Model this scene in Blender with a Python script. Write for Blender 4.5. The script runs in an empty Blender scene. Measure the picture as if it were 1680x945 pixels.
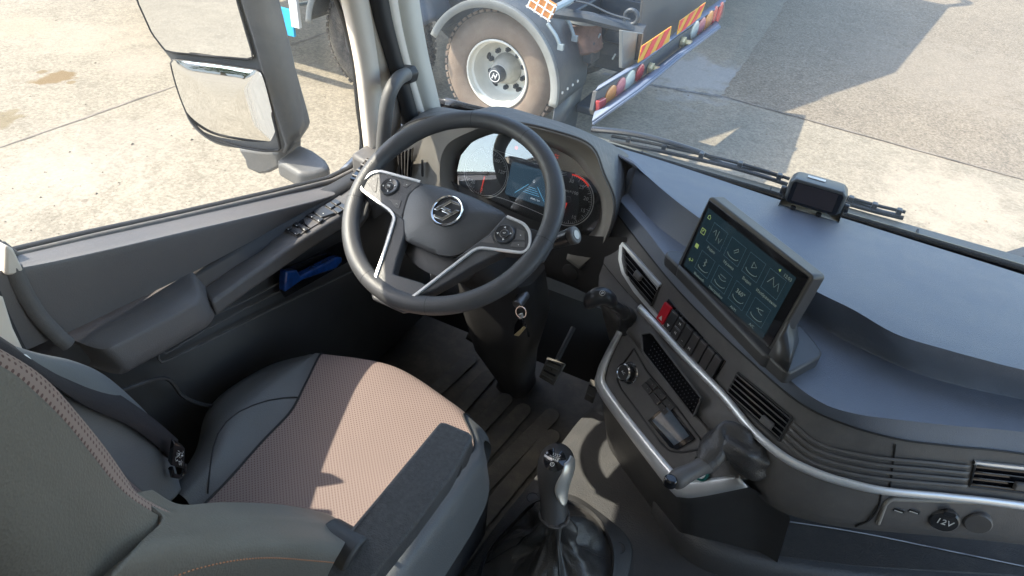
import bpy, math, random
from mathutils import Vector, Matrix
from mathutils.bvhtree import BVHTree
random.seed(7)
S = bpy.context.scene
COL = S.collection
V = Vector
# ------------------------------------------------------------------ camera
FPX, CX, CY = 1120.0, 840.0, 472.5
def _cd(px, py): return V((px-CX, -(py-CY), -FPX)).normalized()
_Y = _cd(1560, -332); _X = -_cd(-2176, -668)
_X = (_X - _Y*0.5*_X.dot(_Y)).normalized(); _Y = (_Y - _X*_X.dot(_Y)).normalized(); _Z = _X.cross(_Y)
RM = Matrix((_X, _Y, _Z))                      # camera -> world
CAMP = V((-0.62, 0, 0.80)) - 1.37*(RM @ _cd(742, 352))
cam = bpy.data.objects.new('camera', bpy.data.cameras.new('camera')); COL.objects.link(cam)
cam.data.lens = 24.0; cam.data.sensor_width = 36.0; cam.data.clip_start = 0.02; cam.data.clip_end = 2000
cam.matrix_world = Matrix.Translation(CAMP) @ RM.to_4x4()
S.camera = cam
# ------------------------------------------------------------------ sky, sun, exposure
SY_ = 0.42; SUN = V((1.0, SY_, -1.12)).normalized()       # direction the light travels
elev = math.asin(-SUN.z); azi = math.atan2(-SUN.x, -SUN.y)
w = bpy.data.worlds.new("World"); S.world = w; w.use_nodes = True
nt = w.node_tree; bg = nt.nodes['Background']
sky = nt.nodes.new('ShaderNodeTexSky'); sky.sky_type = 'NISHITA'; sky.sun_disc = False
sky.sun_elevation = elev; sky.sun_rotation = azi; sky.air_density = 1.2; sky.dust_density = 1.6
nt.links.new(sky.outputs[0], bg.inputs[0]); bg.inputs[1].default_value = 0.15
sl = bpy.data.lights.new('sun', 'SUN'); sl.energy = 2.2; sl.angle = math.radians(0.5); sl.color = (1, 0.905, 0.75)
so = bpy.data.objects.new('sun', sl); COL.objects.link(so)
so.rotation_euler = SUN.to_track_quat('-Z', 'Y').to_euler()
S.view_settings.view_transform = 'Standard'; S.view_settings.look = 'None'
S.view_settings.gamma = 1; S.view_settings.use_curve_mapping = False
S.view_settings.exposure = 2.1
S.render.engine = 'CYCLES'
S.cycles.max_bounces = 10; S.cycles.diffuse_bounces = 6; S.cycles.transparent_max_bounces = 16
# ------------------------------------------------------------------ placing helpers
def P(px, py, x=None, y=None, z=None, pl=None):
    r = RM @ _cd(px, py)
    if x is not None: t = (x-CAMP.x)/r.x
    elif y is not None: t = (y-CAMP.y)/r.y
    elif z is not None: t = (z-CAMP.z)/r.z
    else: t = (pl[0]-CAMP).dot(pl[1])/r.dot(pl[1])
    return CAMP + t*r
def PL(pts, **k): return [P(a[0], a[1], **k) for a in pts]
def PZ(pts): return [P(a[0], a[1], z=a[2]) for a in pts]
def PX(pts): return [P(a[0], a[1], x=a[2]) for a in pts]
def PY(pts): return [P(a[0], a[1], y=a[2]) for a in pts]
# ------------------------------------------------------------------ materials
def tex_coord(nt): return nt.nodes.new('ShaderNodeTexCoord').outputs['Object']
def M(name, col, rough=0.5, metal=0.0, bump=0.0, bscale=400.0, var=0.12, vscale=9.0, coat=0.0, spec=0.5, emit=None, estr=0.0, rvar=0.1, dust=0.0):
    m = bpy.data.materials.new(name); m.use_nodes = True; nt = m.node_tree; b = nt.nodes['Principled BSDF']
    L = nt.links.new; tc = tex_coord(nt)
    n = nt.nodes.new('ShaderNodeTexNoise'); n.inputs['Scale'].default_value = vscale; n.inputs['Detail'].default_value = 6; n.inputs['Roughness'].default_value = 0.65
    L(tc, n.inputs['Vector'])
    r = nt.nodes.new('ShaderNodeMapRange'); r.inputs[1].default_value = 0.3; r.inputs[2].default_value = 0.7
    r.inputs[3].default_value = 1-var; r.inputs[4].default_value = 1+var; L(n.outputs[0], r.inputs[0])
    mx = nt.nodes.new('ShaderNodeMix'); mx.data_type = 'RGBA'; mx.blend_type = 'MULTIPLY'; mx.inputs['Factor'].default_value = 1
    mx.inputs['A'].default_value = (*col, 1); L(r.outputs[0], mx.inputs['B'])
    out = mx.outputs['Result']
    if dust > 0:
        n2 = nt.nodes.new('ShaderNodeTexNoise'); n2.inputs['Scale'].default_value = vscale*1.7; n2.inputs['Detail'].default_value = 9; n2.inputs['Roughness'].default_value = 0.75; L(tc, n2.inputs['Vector'])
        r2 = nt.nodes.new('ShaderNodeMapRange'); r2.inputs[1].default_value = 0.45; r2.inputs[2].default_value = 0.75; r2.inputs[4].default_value = dust; L(n2.outputs[0], r2.inputs[0])
        m2 = nt.nodes.new('ShaderNodeMix'); m2.data_type = 'RGBA'; L(r2.outputs[0], m2.inputs['Factor']); L(out, m2.inputs['A']); m2.inputs['B'].default_value = (0.33, 0.29, 0.23, 1)
        out = m2.outputs['Result']
    L(out, b.inputs['Base Color'])
    rr = nt.nodes.new('ShaderNodeMapRange'); rr.inputs[1].default_value = 0.3; rr.inputs[2].default_value = 0.7
    rr.inputs[3].default_value = max(0.02, rough-rvar*rough); rr.inputs[4].default_value = min(1, rough+rvar*rough); L(n.outputs[0], rr.inputs[0]); L(rr.outputs[0], b.inputs['Roughness'])
    b.inputs['Metallic'].default_value = metal; b.inputs['Specular IOR Level'].default_value = spec; b.inputs['Coat Weight'].default_value = coat
    if bump > 0:
        v = nt.nodes.new('ShaderNodeTexVoronoi'); v.inputs['Scale'].default_value = bscale; L(tc, v.inputs['Vector'])
        n3 = nt.nodes.new('ShaderNodeTexNoise'); n3.inputs['Scale'].default_value = bscale*0.6; n3.inputs['Detail'].default_value = 3; L(tc, n3.inputs['Vector'])
        ad = nt.nodes.new('ShaderNodeMath'); L(v.outputs['Distance'], ad.inputs[0]); L(n3.outputs[0], ad.inputs[1])
        bp = nt.nodes.new('ShaderNodeBump'); bp.inputs['Strength'].default_value = bump; bp.inputs['Distance'].default_value = 0.0006 if bscale > 60 else 0.004
        L(ad.outputs[0], bp.inputs['Height']); L(bp.outputs[0], b.inputs['Normal'])
    if emit: b.inputs['Emission Color'].default_value = (*emit, 1); b.inputs['Emission Strength'].default_value = estr
    return m
def glass(name, tint=(0.93, 0.95, 0.94), dirt=0.03, refl=1.0):
    m = bpy.data.materials.new(name); m.use_nodes = True; nt = m.node_tree; nt.nodes.clear(); L = nt.links.new
    o = nt.nodes.new('ShaderNodeOutputMaterial'); t = nt.nodes.new('ShaderNodeBsdfTransparent'); t.inputs[0].default_value = (*tint, 1)
    g = nt.nodes.new('ShaderNodeBsdfGlossy'); g.inputs['Roughness'].default_value = 0.02
    f = nt.nodes.new('ShaderNodeFresnel'); ge = nt.nodes.new('ShaderNodeNewGeometry')     # thin pane: same reflection from either side
    im = nt.nodes.new('ShaderNodeMapRange'); im.inputs[3].default_value = 1.45; im.inputs[4].default_value = 1/1.45; L(ge.outputs['Backfacing'], im.inputs[0]); L(im.outputs[0], f.inputs[0])
    fm = nt.nodes.new('ShaderNodeMath'); fm.operation = 'MULTIPLY'; fm.inputs[1].default_value = refl; L(f.outputs[0], fm.inputs[0])
    a = nt.nodes.new('ShaderNodeMixShader'); L(fm.outputs[0], a.inputs[0]); L(t.outputs[0], a.inputs[1]); L(g.outputs[0], a.inputs[2])
    d = nt.nodes.new('ShaderNodeBsdfDiffuse'); d.inputs[0].default_value = (0.8, 0.78, 0.72, 1)
    tl = nt.nodes.new('ShaderNodeBsdfTranslucent'); tl.inputs[0].default_value = (0.8, 0.78, 0.72, 1)
    ds = nt.nodes.new('ShaderNodeMixShader'); ds.inputs[0].default_value = 0.5; L(d.outputs[0], ds.inputs[1]); L(tl.outputs[0], ds.inputs[2])
    n = nt.nodes.new('ShaderNodeTexNoise'); n.inputs['Scale'].default_value = 5; n.inputs['Detail'].default_value = 8; L(tex_coord(nt), n.inputs['Vector'])
    r = nt.nodes.new('ShaderNodeMapRange'); r.inputs[1].default_value = 0.3; r.inputs[2].default_value = 0.7; r.inputs[3].default_value = dirt*0.35; r.inputs[4].default_value = dirt*1.65; L(n.outputs[0], r.inputs[0])
    b = nt.nodes.new('ShaderNodeMixShader'); L(r.outputs[0], b.inputs[0]); L(a.outputs[0], b.inputs[1]); L(ds.outputs[0], b.inputs[2])
    L(b.outputs[0], o.inputs[0]); return m
MAT = {}
MAT['plastic'] = M('charcoal plastic', (0.115, 0.110, 0.108), 0.48, bump=0.45, bscale=800, var=0.10, rvar=0.2, dust=0.10, vscale=28)
MAT['plastic_dark'] = M('black plastic', (0.045, 0.044, 0.045), 0.5, bump=0.3, bscale=900, var=0.1)
MAT['plastic_smooth'] = M('smooth dark plastic', (0.042, 0.043, 0.046), 0.3, var=0.06)
MAT['dash_top'] = M('grained grey dash skin with sky tint', (0.118, 0.138, 0.178), 0.42, bump=0.8, bscale=800, var=0.07, vscale=18, spec=0.8, rvar=.18, dust=0.02)  # blue in the base stands in for reflected sky
MAT['door'] = M('door panel skin', (0.130, 0.122, 0.120), 0.5, bump=0.5, bscale=700, var=0.06, dust=0.05, vscale=5)
MAT['gloss'] = M('gloss black', (0.008, 0.008, 0.010), 0.08, var=0.02, coat=0.4)
MAT['chrome'] = M('bright chrome', (0.86, 0.86, 0.87), 0.12, metal=1, var=0.03)
MAT['silver'] = M('satin silver trim', (0.78, 0.79, 0.80), 0.34, metal=0.5, var=0.03)
MAT['silver_dark'] = M('grey metallic trim', (0.27, 0.27, 0.28), 0.36, metal=0.7, var=0.03)
MAT['leather'] = M('dark grey leather', (0.075, 0.076, 0.080), 0.42, bump=0.5, bscale=520, var=0.08, rvar=0.15)
MAT['leather_black'] = M('black boot leather', (0.055, 0.052, 0.051), 0.36, bump=1.0, bscale=420, var=0.1, spec=0.7)
MAT['leather_seat'] = M('grey seat leather', (0.140, 0.147, 0.152), 0.47, bump=0.45, bscale=480, var=0.06)
MAT['leather_back'] = M('olive grey seat leather', (0.145, 0.138, 0.122), 0.5, bump=0.6, bscale=420, var=0.07)
MAT['thread'] = M('orange brown thread', (0.42, 0.19, 0.10), 0.7)
MAT['piping'] = M('dark piping', (0.02, 0.02, 0.022), 0.6)
MAT['belt'] = M('woven belt webbing', (0.022, 0.018, 0.020), 0.75, bump=0.7, bscale=700)
MAT['cream'] = M('cream pillar plastic', (0.70, 0.63, 0.55), 0.55, bump=0.25, bscale=600, var=0.04)
MAT['pillar_grey'] = M('pale grey pillar trim', (0.60, 0.58, 0.52), 0.55, var=0.04)
MAT['seal'] = M('rubber seal', (0.022, 0.022, 0.024), 0.6)
MAT['seal_grey'] = M('grey window seal', (0.13, 0.12, 0.11), 0.6, dust=0.4, vscale=20)
MAT['rubber_mat'] = M('dusty rubber floor', (0.115, 0.110, 0.102), 0.7, bump=0.6, bscale=300, var=0.25, vscale=7, dust=0.45)
MAT['tunnel'] = M('grained tunnel vinyl', (0.070, 0.071, 0.075), 0.5, bump=0.8, bscale=330, var=0.12, dust=0.06)
MAT['armrest'] = M('coarse black armrest', (0.070, 0.072, 0.076), 0.62, bump=1.0, bscale=520, var=0.3, vscale=160)
MAT['white'] = M('white print', (0.78, 0.78, 0.76), 0.6, var=0.02)
MAT['whiteglow'] = M('lit white print', (0.7, 0.7, 0.7), 0.6, emit=(0.8, 0.9, 1.0), estr=0.12)
MAT['red'] = M('red button', (0.62, 0.02, 0.035), 0.35, var=0.04, rvar=0.05)
MAT['needle'] = M('red needle', (0.75, 0.05, 0.03), 0.45, emit=(1, 0.06, 0.03), estr=0.15)
MAT['blue_film'] = M('blue protective film', (0.006, 0.045, 0.20), 0.12, bump=1.0, bscale=90, var=0.5, vscale=40, coat=0.5, spec=0.8)
MAT['lead'] = M('grey housing', (0.115, 0.115, 0.115), 0.5, bump=0.3, bscale=600, dust=0.12, vscale=8)
MAT['hood'] = M('sun-toned hood plastic', (0.29, 0.272, 0.245), 0.5, bump=0.35, bscale=900, var=0.06)  # paler base stands in for sunlight on the grey cluster bezel
MAT['monitor'] = M('monitor casing', (0.075, 0.080, 0.083), 0.42, bump=0.2, bscale=800, var=0.05)
MAT['mirror'] = M('mirror glass', (0.88, 0.88, 0.87), 0.015, metal=1, var=0.01, rvar=0)
MAT['headliner'] = M('pale headliner', (0.72, 0.70, 0.66), 0.85, bump=0.5, bscale=200)
MAT['skin'] = M('outer body paint', (0.24, 0.245, 0.25), 0.25, coat=0.6)
MAT['glass_wind'] = glass('windscreen glass', dirt=0.075)
MAT['glass_side'] = glass('side window glass', dirt=0.012, refl=0.7)
MAT['lens'] = glass('gauge lens', tint=(0.93, 0.94, 0.95), dirt=0.02, refl=8.0)
# ------------------------------------------------------------------ object helpers
WM = {}
def link(o, parent=None):
    COL.objects.link(o)
    if parent is not None:
        o.parent = parent; o.matrix_parent_inverse = WM.get(parent.name, Matrix.Identity(4)).inverted()
    return o
def tagp(o, label=None, cat=None, group=None, kind=None):
    if label: o['label'] = label
    if cat: o['category'] = cat
    if group: o['group'] = group
    if kind: o['kind'] = kind
    return o
def thing(name, loc, label, cat, group=None):
    o = bpy.data.objects.new(name, None); COL.objects.link(o); o.location = loc; o.empty_display_size = 0.05
    WM[o.name] = Matrix.Translation(V(loc)); return tagp(o, label, cat, group)
def catm(p, n, closed=False):
    """Catmull-Rom through p, resampled evenly to n points"""
    p = [V(q) for q in p]
    if len(p) == 2: return [p[0].lerp(p[1], i/(n-1)) for i in range(n)]
    dense = []
    m = len(p); segs = m if closed else m-1
    for i in range(segs):
        a = p[(i-1) % m] if (closed or i > 0) else p[0]*2-p[1]
        b = p[i]; c = p[(i+1) % m]
        d = p[(i+2) % m] if (closed or i+2 < m) else p[-1]*2-p[-2]
        for k in range(12):
            t = k/12
            dense.append(0.5*((2*b)+(c-a)*t+(2*a-5*b+4*c-d)*t*t+(3*b-a-3*c+d)*t**3))
    dense.append(p[0].copy() if closed else p[-1].copy())
    return arc(dense, n, closed)
def arc(p, n, closed=False):
    p = [V(q) for q in p]
    if closed and (p[0]-p[-1]).length > 1e-9: p = p+[p[0]]
    L = [0]
    for i in range(1, len(p)): L.append(L[-1]+(p[i]-p[i-1]).length)
    out = []; j = 0; cnt = n+1 if closed else n
    for i in range(cnt):
        s = L[-1]*i/(cnt-1)
        while j < len(L)-2 and L[j+1] < s: j += 1
        d = L[j+1]-L[j]; out.append(p[j].lerp(p[j+1], (s-L[j])/d if d > 1e-12 else 0))
    return out[:-1] if closed else out
class G:
    def __init__(s): s.v = []; s.f = []
    def grid(s, rows, cu=False, cv=False, caps=False):
        b = len(s.v); n = len(rows[0]); m = len(rows)
        for r in rows: s.v += [V(q) for q in r]
        for i in range(m if cv else m-1):
            for j in range(n if cu else n-1):
                a = b+i*n+j; c = b+i*n+(j+1) % n; i2 = (i+1) % m
                s.f.append((a, c, b+i2*n+(j+1) % n, b+i2*n+j))
        if caps:
            s.f.append(tuple(b+j for j in range(n))[::-1]); s.f.append(tuple(b+(m-1)*n+j for j in range(n)))
        return s
    def prism(s, pts, vec):
        pts = [V(p) for p in pts]; n = len(pts); b = len(s.v); vec = V(vec)
        s.v += pts+[p+vec for p in pts]
        nn = V((0, 0, 0))
        for i in range(n): nn += pts[i].cross(pts[(i+1) % n])
        fl = nn.dot(vec) > 0
        A = list(range(b, b+n)); B = list(range(b+n, b+2*n))
        s.f.append(tuple(A[::-1]) if fl else tuple(A)); s.f.append(tuple(B) if fl else tuple(B[::-1]))
        for i in range(n):
            j = (i+1) % n; q = (A[i], A[j], B[j], B[i]); s.f.append(q if fl else q[::-1])
        return s
    def hexa(s, q, vec): return s.prism(q, vec)
    def box(s, c, d, R=None):
        c = V(c); h = [x/2 for x in d]; b = len(s.v)
        for sx in (-1, 1):
            for sy in (-1, 1):
                for sz in (-1, 1):
                    p = V((sx*h[0], sy*h[1], sz*h[2]))
                    if R is not None: p = R @ p
                    s.v.append(c+p)
        for f in ((0, 1, 3, 2), (4, 6, 7, 5), (0, 4, 5, 1), (2, 3, 7, 6), (0, 2, 6, 4), (1, 5, 7, 3)): s.f.append(tuple(b+i for i in f))
        return s
    def tube(s, pts, r, n=12, closed=False, caps=True, flat=1.0, up=None):
        pts = [V(p) for p in pts]; m = len(pts); rows = []
        T = []
        for i in range(m):
            a = pts[i-1] if (i > 0 or closed) else pts[i]; c = pts[(i+1) % m] if (i < m-1 or closed) else pts[i]
            T.append((c-a).normalized())
        u = V(up) if up else (V((0, 0, 1)) if abs(T[0].z) < 0.9 else V((1, 0, 0)))
        for i in range(m):
            u = (u-T[i]*u.dot(T[i])).normalized(); w_ = T[i].cross(u)
            rr = r[i] if isinstance(r, (list, tuple)) else r
            rows.append([pts[i]+u*math.cos(2*math.pi*k/n)*rr*flat+w_*math.sin(2*math.pi*k/n)*rr for k in range(n)])
        return s.grid(rows, cu=True, cv=closed, caps=caps and not closed)
    def cyl(s, a, b, r, r2=None, n=20):
        return s.tube([a, b], [r, r if r2 is None else r2], n)
    def lathe(s, c, ax, prof, n=40, a0=0, a1=2*math.pi, up=None):
        c = V(c); ax = V(ax).normalized(); u = V(up) if up else (V((0, 0, 1)) if abs(ax.z) < 0.9 else V((0, 1, 0)))
        u = (u-ax*u.dot(ax)).normalized(); w_ = ax.cross(u); full = abs(a1-a0-2*math.pi) < 1e-6
        k = n if full else n+1
        rows = [[c+ax*h+(u*math.cos(a0+(a1-a0)*i/n)+w_*math.sin(a0+(a1-a0)*i/n))*max(r, 1e-5) for i in range(k)] for r, h in prof]
        return s.grid(rows, cu=full)
    def ell(s, c, ra, rb, rc, A=None, n=16, m=10):
        c = V(c); rows = []
        for i in range(m+1):
            t = -math.pi/2+math.pi*i/m
            rows.append([c+(A @ V((ra*math.cos(t)*math.cos(2*math.pi*k/n), rb*math.cos(t)*math.sin(2*math.pi*k/n), rc*math.sin(t))) if A is not None else V((ra*math.cos(t)*math.cos(2*math.pi*k/n), rb*math.cos(t)*math.sin(2*math.pi*k/n), rc*math.sin(t)))) for k in range(n)])
        return s.grid(rows, cu=True)
    def obj(s, name, mat, parent=None, ang=35, solid=0, bevel=0, seg=2, off=-1, sub=0, label=None):
        me = bpy.data.meshes.new(name); me.from_pydata([tuple(v) for v in s.v], [], s.f); me.validate()
        me.materials.append(MAT[mat] if isinstance(mat, str) else mat)
        import bmesh
        bm = bmesh.new(); bm.from_mesh(me); bmesh.ops.remove_doubles(bm, verts=bm.verts, dist=1e-6)
        bmesh.ops.recalc_face_normals(bm, faces=bm.faces) if not solid else None
        bm.to_mesh(me); bm.free()
        for p in me.polygons: p.use_smooth = True
        if ang is not None and ang < 180: me.set_sharp_from_angle(angle=math.radians(ang))
        o = bpy.data.objects.new(name, me); link(o, parent); WM[o.name] = Matrix.Identity(4)
        if sub: q = o.modifiers.new('s', 'SUBSURF'); q.levels = q.render_levels = sub
        if solid: q = o.modifiers.new('t', 'SOLIDIFY'); q.thickness = solid; q.offset = off
        if bevel:
            q = o.modifiers.new('b', 'BEVEL'); q.width = bevel; q.segments = seg; q.limit_method = 'ANGLE'; q.angle_limit = math.radians(35); q.harden_normals = False
        if label: o['label'] = label
        return o
def loft(rows, nu, nv, smooth_u=True, smooth_v=True):
    R = [(catm(r, nu) if smooth_u else arc(r, nu)) for r in rows]
    if smooth_v is None: return R
    cols = [[(R[i][j]) for i in range(len(R))] for j in range(nu)]
    # keep rows at even parameter, not arc length
    out = []
    m = len(R)
    for k in range(nv):
        t = k/(nv-1)*(m-1); i = min(int(t), m-2); f = t-i; row = []
        for j in range(nu):
            b, c = R[i][j], R[i+1][j]
            if smooth_v:
                a = R[i-1][j] if i > 0 else b*2-c; d = R[i+2][j] if i+2 < m else c*2-b
                row.append(0.5*((2*b)+(c-a)*f+(2*a-5*b+4*c-d)*f*f+(3*b-a-3*c+d)*f**3))
            else: row.append(b.lerp(c, f))
        out.append(row)
    return out
def bvh_of(g): return BVHTree.FromPolygons([tuple(v) for v in g.v], g.f)
def ON(bv, px, py, lift=0.0):
    r = RM @ _cd(px, py); h = bv.ray_cast(CAMP, r)
    if h[0] is None:
        near = bv.find_nearest(CAMP+r*1.35); n_ = near[1]; p = near[0]
    else: p, n_ = h[0], h[1]
    n_ = V(n_)
    if n_.dot(r) > 0: n_ = -n_
    return V(p)+n_*lift, n_
def ONL(bv, pts, lift=0.0): return [ON(bv, a, b, lift)[0] for a, b in pts]
def onprism(bv, pts, lift, th, name, mat, parent, bevel=0.0, sub=1):
    """polygon laid on a surface and given thickness along the mean normal"""
    q = [ON(bv, a, b, 0) for a, b in pts]; nn = sum((b for a, b in q), V((0, 0, 0))).normalized()
    g = G(); g.prism([a+nn*lift for a, b in q], nn*th)
    return g.obj(name, mat, parent, bevel=bevel)
def text(txt, c, right, upv, size, name, mat, parent, th=0.0006, align='CENTER'):
    cu = bpy.data.curves.new(name, 'FONT'); cu.body = txt; cu.size = size; cu.align_x = align; cu.align_y = 'CENTER'; cu.extrude = th/2; cu.resolution_u = 2
    ob = bpy.data.objects.new(name, cu); COL.objects.link(ob)
    r = V(right).normalized(); u = V(upv); u = (u-r*u.dot(r)).normalized(); n_ = r.cross(u)
    bpy.context.view_layer.update()
    me = bpy.data.meshes.new_from_object(ob.evaluated_get(bpy.context.evaluated_depsgraph_get()))
    bpy.data.objects.remove(ob); bpy.data.curves.remove(cu)
    me.materials.clear(); me.materials.append(MAT[mat]); Mx = Matrix.Translation(V(c)) @ Matrix((r, u, n_)).transposed().to_4x4(); me.transform(Mx)
    o = bpy.data.objects.new(name, me); link(o, parent); WM[o.name] = Matrix.Identity(4); return o
def rrect(c, r, u, w_, h, rad, k=5):
    """rounded rectangle outline in plane r,u"""
    c = V(c); r = V(r).normalized(); u = V(u).normalized(); out = []
    for sx, sy, a0 in ((1, 1, 0), (-1, 1, 90), (-1, -1, 180), (1, -1, 270)):
        for i in range(k+1):
            a = math.radians(a0+90*i/k); out.append(c+r*(sx*(w_/2-rad)+rad*math.cos(a))+u*(sy*(h/2-rad)+rad*math.sin(a)))
    return out
# ================================================================== OUTSIDE GROUND
GZ = -1.3
def ground_mat(name, c1, c2, rough, speck, bumpS, stains=(), grain=0.25, gs=38, cracks=True):
    m = bpy.data.materials.new(name); m.use_nodes = True; nt = m.node_tree; b = nt.nodes['Principled BSDF']; L = nt.links.new; tc = tex_coord(nt)
    def noise(s, d=8, r=0.6, dist=0):
        n = nt.nodes.new('ShaderNodeTexNoise'); n.inputs['Scale'].default_value = s; n.inputs['Detail'].default_value = d; n.inputs['Roughness'].default_value = r; n.inputs['Distortion'].default_value = dist; L(tc, n.inputs['Vector']); return n.outputs[0]
    def mr(x, a, c, lo, hi):
        r = nt.nodes.new('ShaderNodeMapRange'); r.inputs[1].default_value = a; r.inputs[2].default_value = c; r.inputs[3].default_value = lo; r.inputs[4].default_value = hi; L(x, r.inputs[0]); return r.outputs[0]
    def mix(f, A, B, bt='MIX'):
        x = nt.nodes.new('ShaderNodeMix'); x.data_type = 'RGBA'; x.blend_type = bt
        if isinstance(f, float): x.inputs['Factor'].default_value = f
        else: L(f, x.inputs['Factor'])
        for k, q in (('A', A), ('B', B)):
            if isinstance(q, tuple): x.inputs[k].default_value = (*q, 1)
            else: L(q, x.inputs[k])
        return x.outputs['Result']
    col = mix(mr(noise(0.7, 9, 0.7, 0.6), 0.35, 0.65, 0, 1), c1, c2)
    col = mix(mr(noise(4.5, 9, 0.75, 1.0), 0.42, 0.78, 0, 0.75), col, tuple(x*0.55 for x in c2))
    col = mix(mr(noise(22, 6, 0.8), 0.40, 0.75, 0, 0.5), col, tuple(min(1, x*1.25) for x in c1))
    v = nt.nodes.new('ShaderNodeTexVoronoi'); v.inputs['Scale'].default_value = speck; L(tc, v.inputs['Vector'])
    col = mix(mr(v.outputs['Distance'], 0.05, 0.22, 0.55, 0), col, tuple(x*0.45 for x in c2))
    v2 = nt.nodes.new('ShaderNodeTexVoronoi'); v2.inputs['Scale'].default_value = 7; L(tc, v2.inputs['Vector'])
    col = mix(mr(v2.outputs['Distance'], 0.02, 0.06, 0.7, 0), col, (0.06, 0.05, 0.04))
    gn = noise(gs, 2, 0.6)
    col = mix(mr(gn, 0.50, 0.66, 0, grain), col, tuple(min(1, x*1.7) for x in c1)); col = mix(mr(gn, 0.34, 0.48, grain*1.2, 0), col, tuple(x*0.42 for x in c2))
    for (px, py, r, c, k) in stains:
        p = P(px, py, z=GZ)
        d = nt.nodes.new('ShaderNodeVectorMath'); d.operation = 'DISTANCE'; d.inputs[1].default_value = (p.x, p.y, p.z)
        dn = nt.nodes.new('ShaderNodeTexNoise'); dn.inputs['Scale'].default_value = 4.5; dn.inputs['Detail'].default_value = 5; L(tc, dn.inputs['Vector'])
        dv = nt.nodes.new('ShaderNodeVectorMath'); dv.operation = 'MULTIPLY_ADD'; dv.inputs[1].default_value = (r*3.2, r*3.2, 0); dv.inputs[2].default_value = (-r*1.6, -r*1.6, 0); L(dn.outputs['Color'], dv.inputs[0])
        ad = nt.nodes.new('ShaderNodeVectorMath'); ad.operation = 'ADD'; L(tc, ad.inputs[0]); L(dv.outputs[0], ad.inputs[1]); L(ad.outputs[0], d.inputs[0])
        f = mr(d.outputs['Value'], r*0.75, r*(1.05 if k > 0.6 else 1.6), k, 0)
        col = mix(f, col, c)
    if cracks:
        dn = nt.nodes.new('ShaderNodeTexNoise'); dn.inputs['Scale'].default_value = 1.6; dn.inputs['Detail'].default_value = 7; L(tc, dn.inputs['Vector'])
        dv = nt.nodes.new('ShaderNodeVectorMath'); dv.operation = 'SCALE'; dv.inputs['Scale'].default_value = 1.1; L(dn.outputs['Color'], dv.inputs[0])
        av = nt.nodes.new('ShaderNodeVectorMath'); L(tc, av.inputs[0]); L(dv.outputs[0], av.inputs[1])
        vc = nt.nodes.new('ShaderNodeTexVoronoi'); vc.feature = 'DISTANCE_TO_EDGE'; vc.inputs['Scale'].default_value = 0.42; L(av.outputs[0], vc.inputs['Vector'])
        ln_ = mr(vc.outputs['Distance'], 0.0015, 0.005, 0.22, 0); mk = mr(noise(0.5, 3), 0.50, 0.60, 0, 1)
        mm = nt.nodes.new('ShaderNodeMath'); mm.operation = 'MULTIPLY'; L(ln_, mm.inputs[0]); L(mk, mm.inputs[1]); col = mix(mm.outputs[0], col, (0.09, 0.075, 0.055))
    L(col, b.inputs['Base Color']); b.inputs['Roughness'].default_value = rough; b.inputs['Specular IOR Level'].default_value = 0.3
    bp = nt.nodes.new('ShaderNodeBump'); bp.inputs['Strength'].default_value = bumpS; bp.inputs['Distance'].default_value = 0.01
    L(noise(55, 8, 0.8), bp.inputs['Height']); L(bp.outputs[0], b.inputs['Normal'])
    return m
MAT['concrete'] = ground_mat('weathered yard concrete', (0.280, 0.243, 0.184), (0.228, 0.196, 0.147), 0.85, 26, 0.35,
    stains=[(97, 128, 0.17, (0.17, 0.115, 0.055), 0.93), (70, 117, 0.05, (0.17, 0.12, 0.06), 0.8), (122, 134, 0.045, (0.17, 0.12, 0.06), 0.8), (28, 133, 0.045, (0.22, 0.18, 0.13), 0.7), (5, 195, 0.20, (0.17, 0.13, 0.07), 0.75), (20, 45, 0.35, (0.33, 0.27, 0.19), 0.45),
            (180, 235, 0.5, (0.31, 0.27, 0.22), 0.3), (138, 329, 0.028, (0.15, 0.12, 0.09), 0.85), (230, 105, 0.3, (0.33, 0.28, 0.22), 0.45), (150, 60, 0.5, (0.35, 0.30, 0.23), 0.4), (60, 290, 0.45, (0.36, 0.31, 0.25), 0.35),
            (1130, 120, 0.6, (0.36, 0.36, 0.36), 0.5), (1560, 330, 0.5, (0.40, 0.34, 0.26), 0.5), (860, 300, 0.8, (0.3, 0.27, 0.22), 0.3)])
MAT['asphalt'] = ground_mat('worn pale asphalt', (0.235, 0.197, 0.148), (0.20, 0.166, 0.126), 0.9, 60, 0.9, stains=[(1560, 120, 1.1, (0.28, 0.24, 0.19), 0.4)], grain=0.45, gs=42)
g = G(); R_ = 300
g.grid([[(-R_, -R_, GZ), (R_, -R_, GZ)], [(-R_, R_, GZ), (R_, R_, GZ)]]); gr = g.obj('ground', 'concrete'); tagp(gr, kind='structure')
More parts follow.
